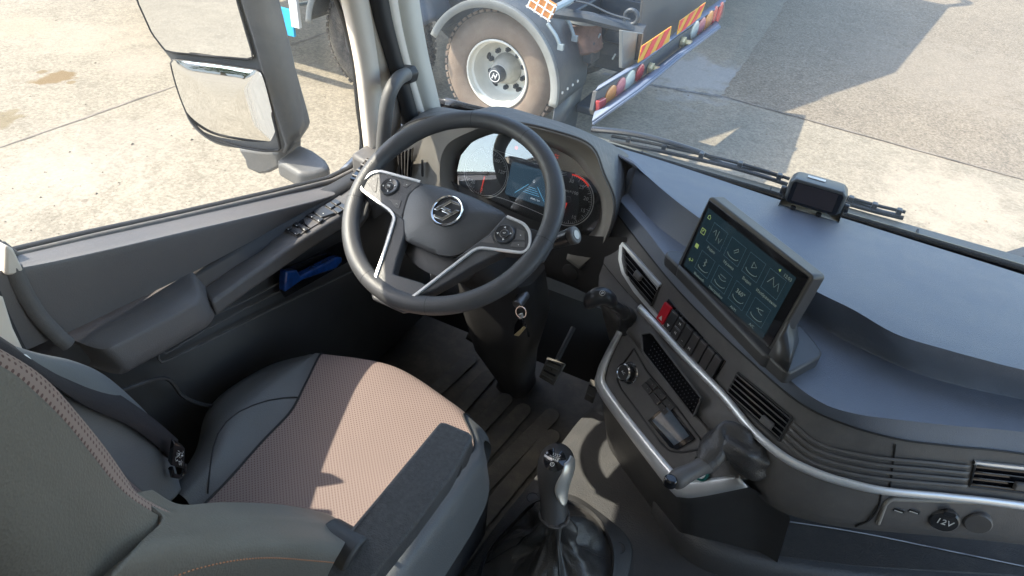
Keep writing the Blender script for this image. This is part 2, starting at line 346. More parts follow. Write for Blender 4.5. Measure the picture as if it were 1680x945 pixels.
# asphalt field, with a ragged edge where it meets the slab
c0 = P(1184, 158, z=GZ); e1 = P(1680, 296, z=GZ); e2 = P(1292, 0, z=GZ)
pts = []
n = 90
d1 = (e1-c0).normalized(); d2 = (e2-c0).normalized()
for i in range(n, 0, -1):
    t = 22*(i/n)**1.6; pts.append(c0+d2*t+V((random.uniform(-1, 1)*0.02, 0, 0.004)))
for i in range(0, n):
    t = 22*(i/n)**1.6; pts.append(c0+d1*t+V((0, random.uniform(-1, 1)*0.018, 0.004)))
pts += [V((60, 6, GZ+0.004)), V((60, 80, GZ+0.004)), c0+d2*70+V((0, 0, 0.004))]
g = G(); b0 = len(g.v); g.v += pts; g.f.append(tuple(range(len(pts)))); a_ = g.obj('asphalt_road', 'asphalt'); tagp(a_, kind='structure')
g = G()
for k in range(520):
    if random.random() < .5: p = P(random.uniform(0, 560), random.uniform(0, 400), z=GZ)
    else: p = P(random.uniform(1000, 1680), random.uniform(0, 420), z=GZ)
    r = random.uniform(.0025, .0065)*(1+random.random()**6*2); q = Matrix.Rotation(random.uniform(0, 3), 3, 'Z')
    g.v += [p+q @ V((r*a, r*b, c*r)) for a, b, c in ((-1, -.6, 0), (1.1, -.5, 0), (.8, .9, 0), (-.7, .7, 0), (.1, 0, .9))]; n_ = len(g.v)-5
    g.f += [(n_, n_+1, n_+4), (n_+1, n_+2, n_+4), (n_+2, n_+3, n_+4), (n_+3, n_, n_+4)]
MAT['grit'] = M('loose grit', (0.19, 0.155, 0.115), 0.9, var=.5, vscale=3)
g.obj('loose_grit', 'grit').__setitem__('kind', 'stuff')
# slab joints: sunken dark filler
MAT['joint'] = M('joint filler', (0.20, 0.17, 0.14), 0.9, var=0.5, vscale=3)
MAT['joint_dark'] = M('crumbled joint', (0.17, 0.165, 0.155), 0.9, var=0.5, vscale=8)
g = G()
def ribbon(a, b, w0, jit, seg=60):
    a = V(a); b = V(b); d = (b-a).normalized(); s_ = V((-d.y, d.x, 0)); r1 = []; r2 = []; off = 0
    for i in range(seg+1):
        off = off*0.8+random.uniform(-jit, jit); p = a.lerp(b, i/seg); ww = w0*(0.5+random.random())
        r1.append(p+s_*(off+ww)); r2.append(p+s_*(off-ww))
    g.grid([r1, r2])
ja = P(0, 243, z=GZ); jb = P(283, 143, z=GZ); dj = (jb-ja)
ribbon(ja-dj*3+V((0, 0, 0.004)), ja+dj*7+V((0, 0, 0.004)), 0.010, 0.004, 140)
ribbon(c0+V((-0.02, 0, 0.008)), c0+d1*22+V((0, 0, 0.008)), 0.010, 0.004, 120)
g.obj('slab_joint', 'joint').__setitem__('kind', 'structure')
g = G()
pj = PL([(1184, 158), (1150, 153), (1120, 148), (1085, 141), (1050, 136), (990, 120)], z=GZ+0.006)
for a, b in zip(pj[:-1], pj[1:]): ribbon(a, b, 0.030, 0.012, 14)
g.obj('crumbled_joint', 'joint_dark').__setitem__('kind', 'structure')
# ================================================================== THE OTHER TRUCK
MAT['tyre'] = M('dusty tyre rubber', (0.185, 0.140, 0.108), 0.85, bump=0.4, bscale=80, var=0.16, vscale=5, dust=0.3)
MAT['tyre_dark'] = M('tyre rubber', (0.04, 0.038, 0.036), 0.8, bump=0.4, bscale=80, var=0.2, dust=0.35)
MAT['rim'] = M('pale rim paint', (0.72, 0.70, 0.62), 0.4, var=0.05, dust=0.08)
MAT['hub'] = M('hub casting', (0.36, 0.36, 0.33), 0.5, var=0.2, dust=0.2)
MAT['chassis'] = M('blue black chassis paint', (0.032, 0.042, 0.055), 0.42, var=0.15, dust=0.12, vscale=5)
MAT['fender'] = M('blue black mudguard', (0.050, 0.064, 0.080), 0.4, bump=0.15, bscale=80, var=0.12, dust=0.1)
MAT['flange'] = M('grey guard edge', (0.22, 0.235, 0.235), 0.5, var=0.1, dust=0.15)
MAT['steel'] = M('galvanised bracket', (0.35, 0.42, 0.45), 0.45, metal=0.5, dust=0.1)
MAT['rust'] = M('rusty air spring', (0.15, 0.095, 0.08), 0.75, var=0.3, vscale=20)
MAT['body_grey'] = M('dark grey body', (0.10, 0.10, 0.10), 0.55, var=0.08, dust=0.08)
MAT['bar'] = M('slate blue bumper paint', (0.13, 0.165, 0.235), 0.62, var=0.1, dust=0.12)
MAT['lamp_red'] = M('red lamp lens', (0.50, 0.05, 0.05), 0.15, coat=0.5)
MAT['lamp_amber'] = M('amber lamp lens', (0.72, 0.27, 0.06), 0.15, coat=0.5)
MAT['lamp_pink'] = M('dusty red lamp lens', (0.60, 0.20, 0.20), 0.3)
MAT['lamp_white'] = M('clear lamp lens', (0.62, 0.62, 0.52), 0.2, coat=0.4)
MAT['hz_yellow'] = M('reflective yellow', (0.70, 0.38, 0.04), 0.4, var=0.04)
MAT['hz_red'] = M('reflective red', (0.70, 0.05, 0.05), 0.4, var=0.04)
MAT['brass'] = M('brass fitting', (0.65, 0.55, 0.32), 0.4, metal=0.6)
WY = 4.25
wc = P(816, 122, y=WY)
TR = thing('parked_truck', (wc.x, WY+1.2, GZ), 'dark truck chassis with a dusty brown tyred wheel parked beyond the windscreen', 'truck')
TRR = 0.54
def truck_wheel(cx, cz, wy, dark=False):
    c = V((cx, wy, cz)); ax = V((0, 1, 0)); R0 = TRR
    g = G()
    prof = [(0.295, 0.02), (0.31, -0.012), (0.345, -0.022), (0.40, -0.030), (0.45, -0.026), (0.485, -0.012), (0.505, 0.004), (R0-0.022, 0.010), (R0-0.012, 0.022), (R0-0.012, 0.285), (0.50, 0.30), (0.40, 0.32), (0.295, 0.29)]
    g.lathe(c, ax, prof, 72)
    ty = g.obj('tyre', 'tyre_dark' if dark else 'tyre', None, ang=50)
    ty.data.materials.append(MAT['tyre_dark'])
    for p_ in ty.data.polygons:
        if math.hypot(p_.center.x-cx, p_.center.z-cz) > R0-.02 and p_.center.y > wy+.008: p_.material_index = 1
    # tread: lugs in rows round the crown, kept in the tyre's mesh
    g2 = G(); N = 52
    for k in range(N):
        a = 2*math.pi*k/N
        for row, (y0, y1, ph) in enumerate(((0.006, 0.062, 0), (0.075, 0.13, 0.5), (0.143, 0.20, 0), (0.213, 0.285, 0.5))):
            aa = a+ph*2*math.pi/N; da = 2*math.pi/N*0.33; q = []
            for (s, yy) in ((-1, y0), (1, y0), (1, y1), (-1, y1)):
                an = aa+s*da; q.append(c+V((math.cos(an)*(R0-0.016), yy, math.sin(an)*(R0-0.016))))
            g2.prism(q, V((math.cos(aa), 0, math.sin(aa)))*0.022)
    t2 = g2.obj('tread_tmp', 'tyre_dark' if dark else 'tyre', None, ang=30)
    # join into one mesh
    import bmesh
    bm = bmesh.new(); bm.from_mesh(ty.data); bm.from_mesh(t2.data); bm.to_mesh(ty.data); bm.free(); bpy.data.objects.remove(t2)
    # raised lettering-like bosses on the sidewall are left plain; ribs only
    g = G(); g.lathe(c, ax, [(0.300, 0.000), (0.305, -0.016), (0.296, -0.024), (0.287, -0.020), (0.280, 0.03), (0.262, 0.04), (0.256, 0.10), (0.248, 0.18), (0.225, 0.205), (0.20, 0.205), (0.145, 0.195), (0.10, 0.19)], 64)
    wh = g.obj('wheel', 'rim' if not dark else 'body_grey', TR, ang=50); ty.parent = wh
    if dark: return wh
    g = G(); g.lathe(c, ax, [(0.140, 0.20), (0.135, 0.16), (0.112, 0.12), (0.10, 0.06), (0.080, 0.03), (0.0, 0.02)], 36); hb = g.obj('hub', 'hub', wh, ang=40)
    g = G(); g.lathe(c, ax, [(0.072, 0.05), (0.070, -0.035), (0.060, -0.050), (0.0, -0.052)], 30); cp = g.obj('hub_cap', 'chassis', wh, ang=40, bevel=0.003)
    g = G()
    g.lathe(c, ax, [(0.052, -0.0525), (0.052, -0.0555), (0.046, -0.0555), (0.046, -0.0525)], 30)
    for s in (-1, 1): g.box(c+V((s*0.016, -0.055, 0)), (0.009, 0.003, 0.05), Matrix.Rotation(0.35, 3, 'Y'))
    g.box(c+V((0, -0.055, 0)), (0.04, 0.003, 0.010), Matrix.Rotation(0.9, 3, 'Y'))
    g.obj('cap_emblem', 'white', wh, ang=30)
    for k in range(10):
        a = 2*math.pi*(k+0.5)/10; q = c+V((math.cos(a)*0.172, 0.20, math.sin(a)*0.172))
        g = G(); g.tube([q, q+V((0, -0.035, 0))], 0.023, 6); g.tube([q+V((0, -0.035, 0)), q+V((0, -0.055, 0))], 0.012, 8); g.obj('wheel_nut', 'chassis', wh, ang=30)
    for k in range(5):
        a = 2*math.pi*(k+0.25)/5; q = c+V((math.cos(a)*0.212, 0.203, math.sin(a)*0.212))
        g = G(); g.tube([q+V((0, 0.0, 0)), q+V((0, -0.004, 0))], 0.034, 16, up=(math.cos(a), 0, math.sin(a)), flat=0.6); g.obj('hand_hole', 'seal', wh, ang=30)
    return wh
truck_wheel(wc.x, wc.z, WY)
w2x = P(640, 60, y=WY).x
truck_wheel(wc.x-1.36, wc.z-0.02, WY, dark=True)  # darker tyre and rim colours paint this wheel's shade
def arch(cx, cz, a0, a1, r0=0.60, y0=4.10, y1=4.75):
    N = 40; rows = []
    A = [math.radians(a0+(a1-a0)*i/N) for i in range(N+1)]
    def rr(a, r): return V((cx+math.cos(a)*r, 0, cz+math.sin(a)*r))
    g = G(); g.grid([[rr(a, r0+0.045)+V((0, y, 0)) for a in A] for y in (y0, y0+0.3, y1)]); fe = g.obj('mudguard', 'fender', TR, ang=60, solid=0.008, off=0)
    g = G(); g.grid([[rr(a, r0-0.01)+V((0, y0-0.01, 0)) for a in A], [rr(a, r0+0.052)+V((0, y0-0.01, 0)) for a in A], [rr(a, r0+0.055)+V((0, y0+0.03, 0)) for a in A]])
    g.obj('guard_edge', 'flange', fe, ang=60, solid=0.012, off=1)
    return fe
f1 = arch(wc.x, wc.z, -8, 156)
f2 = arch(wc.x-1.36, wc.z, 24, 172)
# mud flap and rivets below the guard
ang = math.radians(-8); fx = wc.x+math.cos(ang)*0.645; fz = wc.z+math.sin(ang)*0.645
g = G(); g.grid([[(fx-0.01, 4.12, fz+0.02), (fx-0.01, 4.72, fz+0.02)], [(fx-0.03, 4.12, fz-0.42), (fx-0.03, 4.72, fz-0.42)]]); g.obj('mud_flap', 'chassis', TR, solid=0.012)
for k in range(4):
    g = G(); q = V((fx+0.006, 4.2+0.11*k, fz+0.10)); g.tube([q, q+V((0.012, 0, 0))], 0.013, 8); g.obj('rivet', 'white', f1, ang=30)
# two bracket rods on the guard
for (a, b, c_) in (((898, 38), (912, 58), (920, 77)), ((922, 18), (936, 42), (943, 63))):
    off = 0.0 if a[0] < 910 else 0.28
    q = [P(*a, y=4.2+off), P(*b, y=4.2+off), P(*c_, y=4.2+off)]
    g = G(); g.tube(q, 0.016, 8); g.box(q[2], (0.05, 0.03, 0.05)); g.obj('guard_bracket', 'steel', TR, bevel=0.002)
# chassis rails, cross tube, axle, air spring, hanging pieces
def barz(name, mat, pts, r, parent=None, n=8, **k):
    g = G(); g.tube(pts, r, n, **k); return g.obj(name, mat, parent or TR, ang=40)
for yy in (4.95, 5.75):
    g = G(); g.box((-4.5, yy, -0.38), (5.6, 0.08, 0.28)); g.obj('chassis_rail', 'chassis', TR, bevel=0.006)
barz('cross_tube', 'chassis', [P(905, 20, y=4.4), P(960, 28, y=4.4), P(1015, 42, y=4.45), P(1053, 52, y=4.5)], 0.045)
barz('cross_tube_flange', 'chassis', [P(1040, 49, y=4.5), P(1058, 54, y=4.5)], 0.062)
q0 = P(1036, 28, y=4.48); g = G(); g.tube([q0+V((math.cos(t)*0.055, 0, math.sin(t)*0.055)) for t in [2*math.pi*i/16 for i in range(16)]], 0.018, 8, closed=True); g.obj('tow_eye', 'chassis', TR, ang=60)
barz('air_hose', 'chassis', catm([P(920, 0, y=4.4), P(962, 5, y=4.4), P(1000, 22, y=4.4), P(1034, 32, y=4.4)], 16), 0.008)
barz('brake_hose', 'seal', catm([P(985, 70, y=4.9), P(1000, 45, y=4.9), P(1040, 40, y=4.9), P(1048, 62, y=4.9), P(1020, 72, y=4.9), P(992, 66, y=4.9)], 24), 0.010)
barz('rubber_hose', 'fender', catm([P(960, 96, y=4.8), P(975, 88, y=4.8), P(972, 105, y=4.8), P(963, 108, y=4.8)], 12), 0.016)
s0 = P(958, 33, y=4.75); s1 = P(962, 85, y=4.75)
g = G(); d_ = (s1-s0); g.tube([s0, s0+d_*0.05, s0+d_*0.1, s0+d_*0.5, s0+d_*0.9, s1], [0.155, 0.165, 0.15, 0.145, 0.15, 0.12], 28); g.obj('air_spring', 'rust', TR, ang=50)
g = G(); g.tube([s0+V((0, 0, 0.03)), s0], 0.17, 28); g.obj('spring_plate', 'flange', TR, bevel=0.003)
g = G(); g.tube([s1, s1-V((0, 0, 0.14))], 0.03, 10); g.obj('spring_foot', 'rust', TR)
g = G(); g.cyl((wc.x, 4.6, wc.z), (wc.x, 6.2, wc.z), 0.09); g.obj('axle', 'chassis', TR)
g = G(); g.cyl((wc.x, 6.0, wc.z), (wc.x, 6.5, wc.z), TRR-0.02, n=40); g.obj('far_tyre', 'tyre_dark', TR, bevel=0.03)
g = G(); g.cyl((wc.x-1.36, 6.0, wc.z), (wc.x-1.36, 6.5, wc.z), TRR-0.02, n=40); g.obj('far_tyre', 'tyre_dark', TR, bevel=0.03)
for (x_, y_, z_, a_, b_, c_) in ((-2.1, 5.35, -0.55, 0.5, 0.5, 0.35), (-2.2, 4.75, -0.45, 0.35, 0.2, 0.2), (-2.0, 5.2, -0.95, 0.2, 1.2, 0.08), (-2.55, 5.3, -0.35, 0.3, 1.1, 0.2)):
    g = G(); g.box((x_, y_, z_), (a_, b_, c_)); g.obj('suspension_member', 'chassis', TR, bevel=0.02)
for k in range(7):
    g = G(); q = P(random.uniform(975, 1030), random.uniform(55, 100), y=random.uniform(4.6, 5.0)); g.tube([q, q+V((0.02, 0.0, 0.05))], 0.008, 6); g.obj('hose_fitting', 'brass' if k % 2 else 'steel', TR)
# vertical hanger with a slot beside the tail bar
PB = (V((-1.53, 3.5, -0.55)), V((1, -0.10, 0)).normalized())          # the tail bar's face plane
h = [P(*p, pl=(PB[0]-V((0.10, 0, 0)), PB[1])) for p in ((1022, 50), (1056, 55), (1050, 100), (1043, 112), (1021, 112))]
g = G(); g.prism(h, V((-0.03, 0, 0))); g.obj('hanger_plate', 'flange', TR, bevel=0.003)
h = [P(*p, pl=(PB[0]-V((0.096, 0, 0)), PB[1])) for p in ((1047, 56), (1053, 55), (1045, 98), (1041, 98))]
g = G(); g.prism(h, V((0.006, 0, 0))); g.obj('hanger_slot', 'seal', TR)
# tail bar: lamp board above a projecting lower ledge
def PBp(px, py, off=0.0): return P(px, py, pl=(PB[0]+V((off, 0, 0)), PB[1]))
brd = [PBp(*p) for p in ((979, 151), (1046, 110), (1110, 62), (1190, 6), (1188, 28), (1120, 80), (1050, 134), (985, 182), (975, 189), (973, 182))]
g = G(); g.prism(brd, V((-0.03, 0, 0))); bd = g.obj('lamp_board', 'body_grey', TR, bevel=0.003)
def strip3(px_top, px_bot, off_t, off_b, th, name, mat):
    a = [PBp(*p, off=off_t) for p in px_top]; b = [PBp(*p, off=off_b) for p in px_bot]
    g = G(); g.grid([a, b]); return g.obj(name, mat, TR, solid=th)
strip3([(982, 143), (1050, 101), (1120, 45), (1188, -4)], [(978, 150), (1048, 108), (1110, 60), (1191, 3)], -0.06, 0.01, 0.01, 'top_flange', 'bar')
strip3([(976, 186), (1050, 133), (1120, 79), (1176, 36)], [(972, 201), (1050, 146), (1120, 88), (1181, 42)], 0.02, 0.14, 0.012, 'bar_ledge', 'bar')
strip3([(972, 201), (1050, 146), (1120, 88), (1181, 42)], [(972, 205), (1050, 150), (1120, 92), (1181, 46)], 0.14, 0.14, 0.01, 'bar_lip', 'bar')
def lampd(px, py, w_, h_, mat, name='tail_lamp', oval=True):
    c = PBp(px, py); u = (PBp(px+6, py-4)-c).normalized(); z_ = V((0, 0, 1)); nrm = PB[1]
    g = G(); g.tube([c, c+nrm*0.03, c+nrm*0.045], [1, 1, 0.7], 20) if False else None
    rows = []
    for s, t in ((1.06, 0.0), (1.06, 0.008), (0.96, 0.013), (0.6, 0.017), (0.02, 0.018)):
        rows.append([c+u*math.cos(2*math.pi*k/24)*w_*s+z_*math.sin(2*math.pi*k/24)*h_*s+nrm*t for k in range(24)])
    g.grid(rows, cu=True); return g.obj(name, mat, TR, ang=40)
g = G(); g.prism([PBp(*p, off=0.004) for p in ((977, 165), (989, 159), (988, 178), (976, 187))], V((0.03, 0, 0))); g.obj('tail_lamp', 'lamp_red', TR, bevel=0.006)
for (px, py, w_, h_, m) in ((1001, 156, .085, .070, 'lamp_amber'), (1017, 143, .075, .07, 'lamp_pink'), (1032, 132, .085, .075, 'lamp_white'), (1049, 119, .07, .065, 'lamp_red'), (1139, 49, .085, .075, 'lamp_white'), (1150, 42, .08, .07, 'lamp_pink'), (1162, 33, .10, .08, 'lamp_amber'), (1171, 26, .06, .085, 'lamp_red'), (1180, 20, .07, .09, 'lamp_red')):
    lampd(px, py, w_, h_, m)
for (px, py) in ((1064, 111), (1117, 68)):
    c = PBp(px, py); g = G(); g.tube([c, c+V((0.04, 0, 0))], 0.045, 10); g.tube([c+V((0.04, 0.03, -0.01)), c+V((0.09, 0.03, -0.01))], 0.028, 8); g.obj('air_coupling', 'brass', TR, ang=40, bevel=0.003)
# hazard plates: each a plate with slanted stripes
def hazard(c4, n_=5, flip=False):
    q = [PBp(*p, off=0.02) for p in c4]    # BL, BR, TR, TL
    g = G(); g.prism(q, V((-0.006, 0, 0))); pl_ = g.obj('hazard_plate', 'hz_yellow', TR)
    BL, BR, TR_, TL = q
    def bl(s, t): return (BL.lerp(BR, s)).lerp(TL.lerp(TR_, s), t)
    k = 2*n_+2
    for i in range(0, n_):
        s0, s1 = (i*2-1)/(2*n_-1)-0.06, (i*2)/(2*n_-1)-0.06
        dd = 0.22
        poly = []
        for (s, t) in ((s0, 0), (s1, 0), (s1+dd, 1), (s0+dd, 1)): poly.append([s, t])
        # clip to 0..1
        def clip(poly, ax, lim, sign):
            out = []
            for a, b in zip(poly, poly[1:]+poly[:1]):
                ia = sign*(a[ax]-lim) <= 1e-9; ib = sign*(b[ax]-lim) <= 1e-9
                if ia: out.append(a)
                if ia != ib:
                    t = (lim-a[ax])/(b[ax]-a[ax]); out.append([a[0]+(b[0]-a[0])*t, a[1]+(b[1]-a[1])*t])
            return out
        poly = clip(clip(poly, 0, 1, 1), 0, 0, -1)
        if len(poly) < 3: continue
        g = G(); g.prism([bl(s, t)+V((0.001, 0, 0)) for s, t in poly], V((0.003, 0, 0))); g.obj('red_stripe', 'hz_red', pl_)
hazard(((1047, 103), (1098, 68), (1102, 43), (1053, 76)), 3)
hazard(((1111, 57), (1149, 28), (1158, 4), (1116, 34)), 3)
# side marker lamp with wire guard
c = P(891, 9, y=4.0); u = V((0.93, 0, -0.33)).normalized(); z_ = V((0.33, 0, 0.93)); R3 = Matrix((u, V((0, 1, 0)), z_)).transposed()
g = G(); g.box(c, (0.20, 0.05, 0.12), R3); ml = g.obj('side_marker', 'lamp_amber', TR, bevel=0.008)
g = G()
for k in range(4): g.tube([c+u*(-0.10+k*0.066)+z_*0.07+V((0, -0.035, 0)), c+u*(-0.10+k*0.066)-z_*0.07+V((0, -0.035, 0))], 0.006, 6)
for k in range(3): g.tube([c+u*0.115+z_*(-0.06+k*0.06)+V((0, -0.035, 0)), c-u*0.115+z_*(-0.06+k*0.06)+V((0, -0.035, 0))], 0.006, 6)
g.obj('lamp_guard', 'white', ml, ang=60)
barz('lamp_arm', 'steel', [P(905, 17, y=4.1), P(930, 4, y=4.3), P(945, -6, y=4.5)], 0.03)
# unseen load body, skewed to shape the cast ground shadow, and dark rear panel
g = G(); g.prism([(-4.0, 4.0, 0.35), (-3.0, 6.2, 0.35), (-8.6, 6.6, 0.35), (-8.6, 4.0, 0.35)], V((0, 0, 1.55))); g.obj('shadow_load_body', 'body_grey', TR, bevel=0.02)
und = [PBp(*p, off=-0.25) for p in ((1045, 112), (1052, 30), (1062, -60), (1170, -60), (1156, 8), (1105, 62), (1060, 98))]
g = G(); g.prism(und, V((-0.02, 0, 0))); g.obj('rear_panel', 'body_grey', TR, bevel=0.004)
# blue side guard with white post, further forward on the near side
SY = 4.2
bp_ = [P(*p, y=SY) for p in ((446, 6), (480, 16), (487, 41), (455, 31))]
ub = (bp_[1]-bp_[0]).normalized()
MAT['sky_blue'] = M('sky blue paint', (0.03, 0.42, 0.75), 0.4, var=0.05)
L0 = bp_[0]-V((1.6, 0, 0)); 
z0 = bp_[0].z; hh = 0.20
g = G(); g.box(((bp_[0].x+bp_[1].x)/2-0.75, SY, z0-0.14), (1.75, 0.03, 0.26)); g.obj('side_guard_board', 'sky_blue', TR, bevel=0.004)
pp = P(487, 45, y=SY-0.03)
g = G(); g.box((pp.x, SY-0.03, pp.z+0.45), (0.10, 0.04, 0.90)); g.obj('guard_post', 'white', TR, bevel=0.004)
pq = P(531, 20, y=SY+0.3)
g = G(); g.box((pq.x, pq.y, pq.z+0.4), (0.12, 0.05, 0.80)); g.obj('guard_post', 'flange', TR, bevel=0.004)
barz('guard_rail', 'steel', [P(486, 8, y=SY), P(515, 3, y=SY+.2), P(535, -4, y=SY+.4)], 0.02)
# added trailer over the frame, shaped to cast the large ground shadow
NT = thing('shadow_trailer', (-2.6, 9, GZ), 'dark grey box trailer added above the view to cast the ground shadow', 'trailer')
_k = 3.0/1.12; T2 = V((.535-_k, 8.97-SY_*_k, 0)); T3 = V((1.175-_k, 13.45-SY_*_k, 0)); T1 = T2.lerp(V((-.89-_k, 5.85-SY_*_k, 0)), .62)
g = G(); g.prism([T2+V((0, 0, -.30)), T3+V((0, 0, -.30)), V((-9, 13, -.30)), V((-9, 8.2, -.30))], V((0, 0, 2.0))); g.obj('shadow_trailer_body', 'body_grey', NT, bevel=0.01)
g = G(); g.prism([T1+V((0, 0, 1.0)), T2+V((0.0, 0, 1.0)), V((-3.4, 8.6, 1.0)), V((-4.5, 6.4, 1.0))], V((0, 0, 0.698))); g.obj('shadow_slab', 'body_grey', NT, bevel=0.01)  # raised slab added for the shadow's slanted near edge
g = G(); g.tube(catm([T3+V((0.0, -.1, 1.55)), T3+V((0.3, 0.35, 1.6)), T3+V((0.55, 0.75, 1.35)), T3+V((0.5, 0.9, 1.0))], 12), 0.07, 10); g.obj('mirror_arm', 'body_grey', NT)  # unseen arm added for the spur on the cast shadow
for (a, b) in ((-4.6, 9.0), (-4.6, 11.8)):
    g = G(); g.cyl((a, b, -0.8), (a, b+0.3, -0.8), 0.5, n=32); g.obj('tyre', 'tyre_dark', NT, bevel=0.02)
# ================================================================== CAB SHELL
def struct(o): o['kind'] = 'structure'; return o
g = G(); g.grid([[(-1.06, -1.75, 0), (1.1, -1.75, 0)], [(-1.06, 0.95, 0), (1.1, 0.95, 0)]]); struct(g.obj('cab_floor', 'rubber_mat', solid=0.05))
# ribs of the rubber floor, as raised pads
g = G()
ribs = [((650, 700), (770, 590)), ((700, 728), (800, 617)), ((722, 770), (828, 655)), ((745, 800), (858, 672)), ((760, 830), (905, 680)), ((775, 870), (905, 715))]
for a, b in ribs:
    A, B = P(*a, z=0.004), P(*b, z=0.004); d = (B-A).normalized(); s_ = V((-d.y, d.x, 0))*0.024
    pts = [A+s_, A-s_, B-s_]
    for k in range(1, 6): t = math.pi*k/6; pts.append(B-s_*math.cos(t)+d*0.024*math.sin(t))
    pts.append(B+s_); g.prism(pts, V((0, 0, 0.0025)))
struct(g.obj('floor_ribs', 'rubber_mat', bevel=0.0015))
g = G()
g.grid([[(-1.04, -1.75, 2.0), (1.1, -1.75, 2.0)], [(-1.04, 0.40, 2.0), (1.1, 0.40, 2.0)]]); struct(g.obj('cab_roof', 'headliner', solid=0.06, off=1))
g = G(); g.grid([[(-1.06, -1.75, 0), (1.1, -1.75, 0)], [(-1.06, -1.75, 2.0), (1.1, -1.75, 2.0)]]); struct(g.obj('rear_wall', 'headliner', solid=0.05, off=0))
# side walls: left rear wall behind the door; right wall with its window
def wall(name, x, y0, y1, z0, z1, mat='headliner', th=0.05, skin=True):
    g = G(); g.box((x, (y0+y1)/2, (z0+z1)/2), (th, y1-y0, z1-z0)); return struct(g.obj(name, mat))
g = G(); g.prism([(-1.115, -1.78, -.35), (-1.115, -.66, -.35), (-1.115, -.645, .88), (-1.115, -.98, 1.03), (-1.115, -.98, 1.30), (-1.115, -.98, 2.03), (-1.115, -1.78, 2.03)], V((.05, 0, 0))); struct(g.obj('left_wall', 'skin'))  # rear edge cut back out of view so sun reaches the seat
g = G(); g.prism([(-1.115, -.98, 1.30), (-1.115, -.45, 1.235), (-1.115, -.1, 1.165), (-1.115, .25, 1.10), (-1.115, .40, 2.03), (-1.115, -.98, 2.03)], V((.05, 0, 0))); struct(g.obj('left_header', 'skin'))  # lower edge dropped to just above view to trim sun on the tunnel
wall('right_wall', 1.12, -1.78, -0.62, -0.35, 2.03)
wall('right_sill', 1.12, -0.62, 0.65, -0.35, 0.0, 'door')
wall('right_header', 1.12, -0.62, 0.40, 1.85, 2.03)
g = G(); g.prism([(1.09, 0.30, 2.0), (1.09, 0.40, 2.0), (1.09, 0.70, 0.76), (1.09, 0.42, 0.76)], V((0.05, 0, 0))); struct(g.obj('right_pillar', 'cream'))
g = G(); g.box((0.03, 0.40, 1.86), (2.2, 0.12, 0.25)); struct(g.obj('windscreen_header', 'headliner', bevel=0.02))
g = G(); g.box((-1.06, 0.42, 0.18), (0.03, 0.30, 1.0)); struct(g.obj('kick_panel', 'plastic_dark'))
g = G(); g.box((0.03, 0.74, -0.19), (2.3, 0.08, 1.70)); struct(g.obj('front_bulkhead', 'plastic_dark'))
# engine tunnel
tun = [P(*p, z=0.15) for p in ((690, 1060), (800, 888), (905, 755), (958, 685), (985, 660))]
tl = catm(tun, 20)
rows = [[q+V((-0.05, -0.02, -0.148)) for q in tl], [q+V((-0.012, 0, -0.02)) for q in tl], [q+V((0.02, 0.01, 0.003)) for q in tl], [V((0.25, q.y+0.01, 0.16)) for q in tl], [V((0.75, q.y, 0.16)) for q in tl], [V((0.78, q.y, 0.0)) for q in tl]]
top = tl[-1]
TN = G(); TN.grid(loft(rows, 30, 16, smooth_v=False))
bk = tl[0]; 
TN.box((0.2, (bk.y-1.75)/2, 0.07), (1.1, bk.y+1.75, 0.17))
struct(TN.obj('engine_tunnel', 'tunnel', ang=50))
g = G(); g.box((0.2, top.y+0.2, 0.08), (1.05, 0.5, 0.158)); struct(g.obj('tunnel_front', 'tunnel', bevel=0.02))
# sloping footwell bulkhead
g = G(); g.grid([[(-1.05, 0.50, 0.0), (-0.30, 0.50, 0.0)], [(-1.05, 0.66, 0.22), (-0.30, 0.66, 0.22)], [(-1.05, 0.72, 0.6), (-0.30, 0.72, 0.6)]]); struct(g.obj('footwell_slope', 'plastic_dark', solid=0.02))
# ------------------------------------------------------------------ left windscreen pillar
PP = (V((-1.045, 0.22, 0.9)), V((0.36, -0.10, 0)).normalized())     # faces in and slightly back
def pstrip(a, b, name, mat, off=0.0, th=0.03):
    pl = (PP[0]+PP[1]*off, PP[1])
    A = catm([P(*p, pl=pl) for p in a], 14); B = catm([P(*p, pl=pl) for p in b], 14)
    A = [A[0]+(A[0]-A[1])*12]+A; B = [B[0]+(B[0]-B[1])*12]+B
    g = G(); g.grid([A, B]); return struct(g.obj(name, mat, solid=th, off=0, ang=60))
pstrip([(556, -40), (575, 40), (589, 110), (598, 190), (604, 250)], [(590, -40), (604, 40), (617, 130), (622, 200), (624, 262)], 'door_pillar', 'cream', 0.012, 0.035)
pstrip([(590, -40), (604, 40), (617, 130), (622, 200), (624, 262)], [(597, -40), (613, 40), (636, 120), (650, 165), (652, 250)], 'pillar_return', 'cream', 0.0, 0.03)
pstrip([(597, -40), (612, 30), (630, 90), (648, 150), (662, 205)], [(620, -40), (633, 30), (646, 80), (661, 130), (678, 190)], 'pillar_rubber', 'seal', 0.014, 0.05)
pstrip([(619, -40), (633, 30), (646, 80), (661, 130), (678, 190)], [(640, -40), (651, 30), (662, 80), (674, 125), (694, 192)], 'pillar_trim', 'cream', 0.006, 0.03)
pstrip([(640, -40), (651, 30), (662, 80), (674, 125), (694, 192)], [(676, -40), (686, 30), (697, 90), (708, 135), (722, 195)], 'windscreen_pillar', 'pillar_grey', 0.0, 0.03)
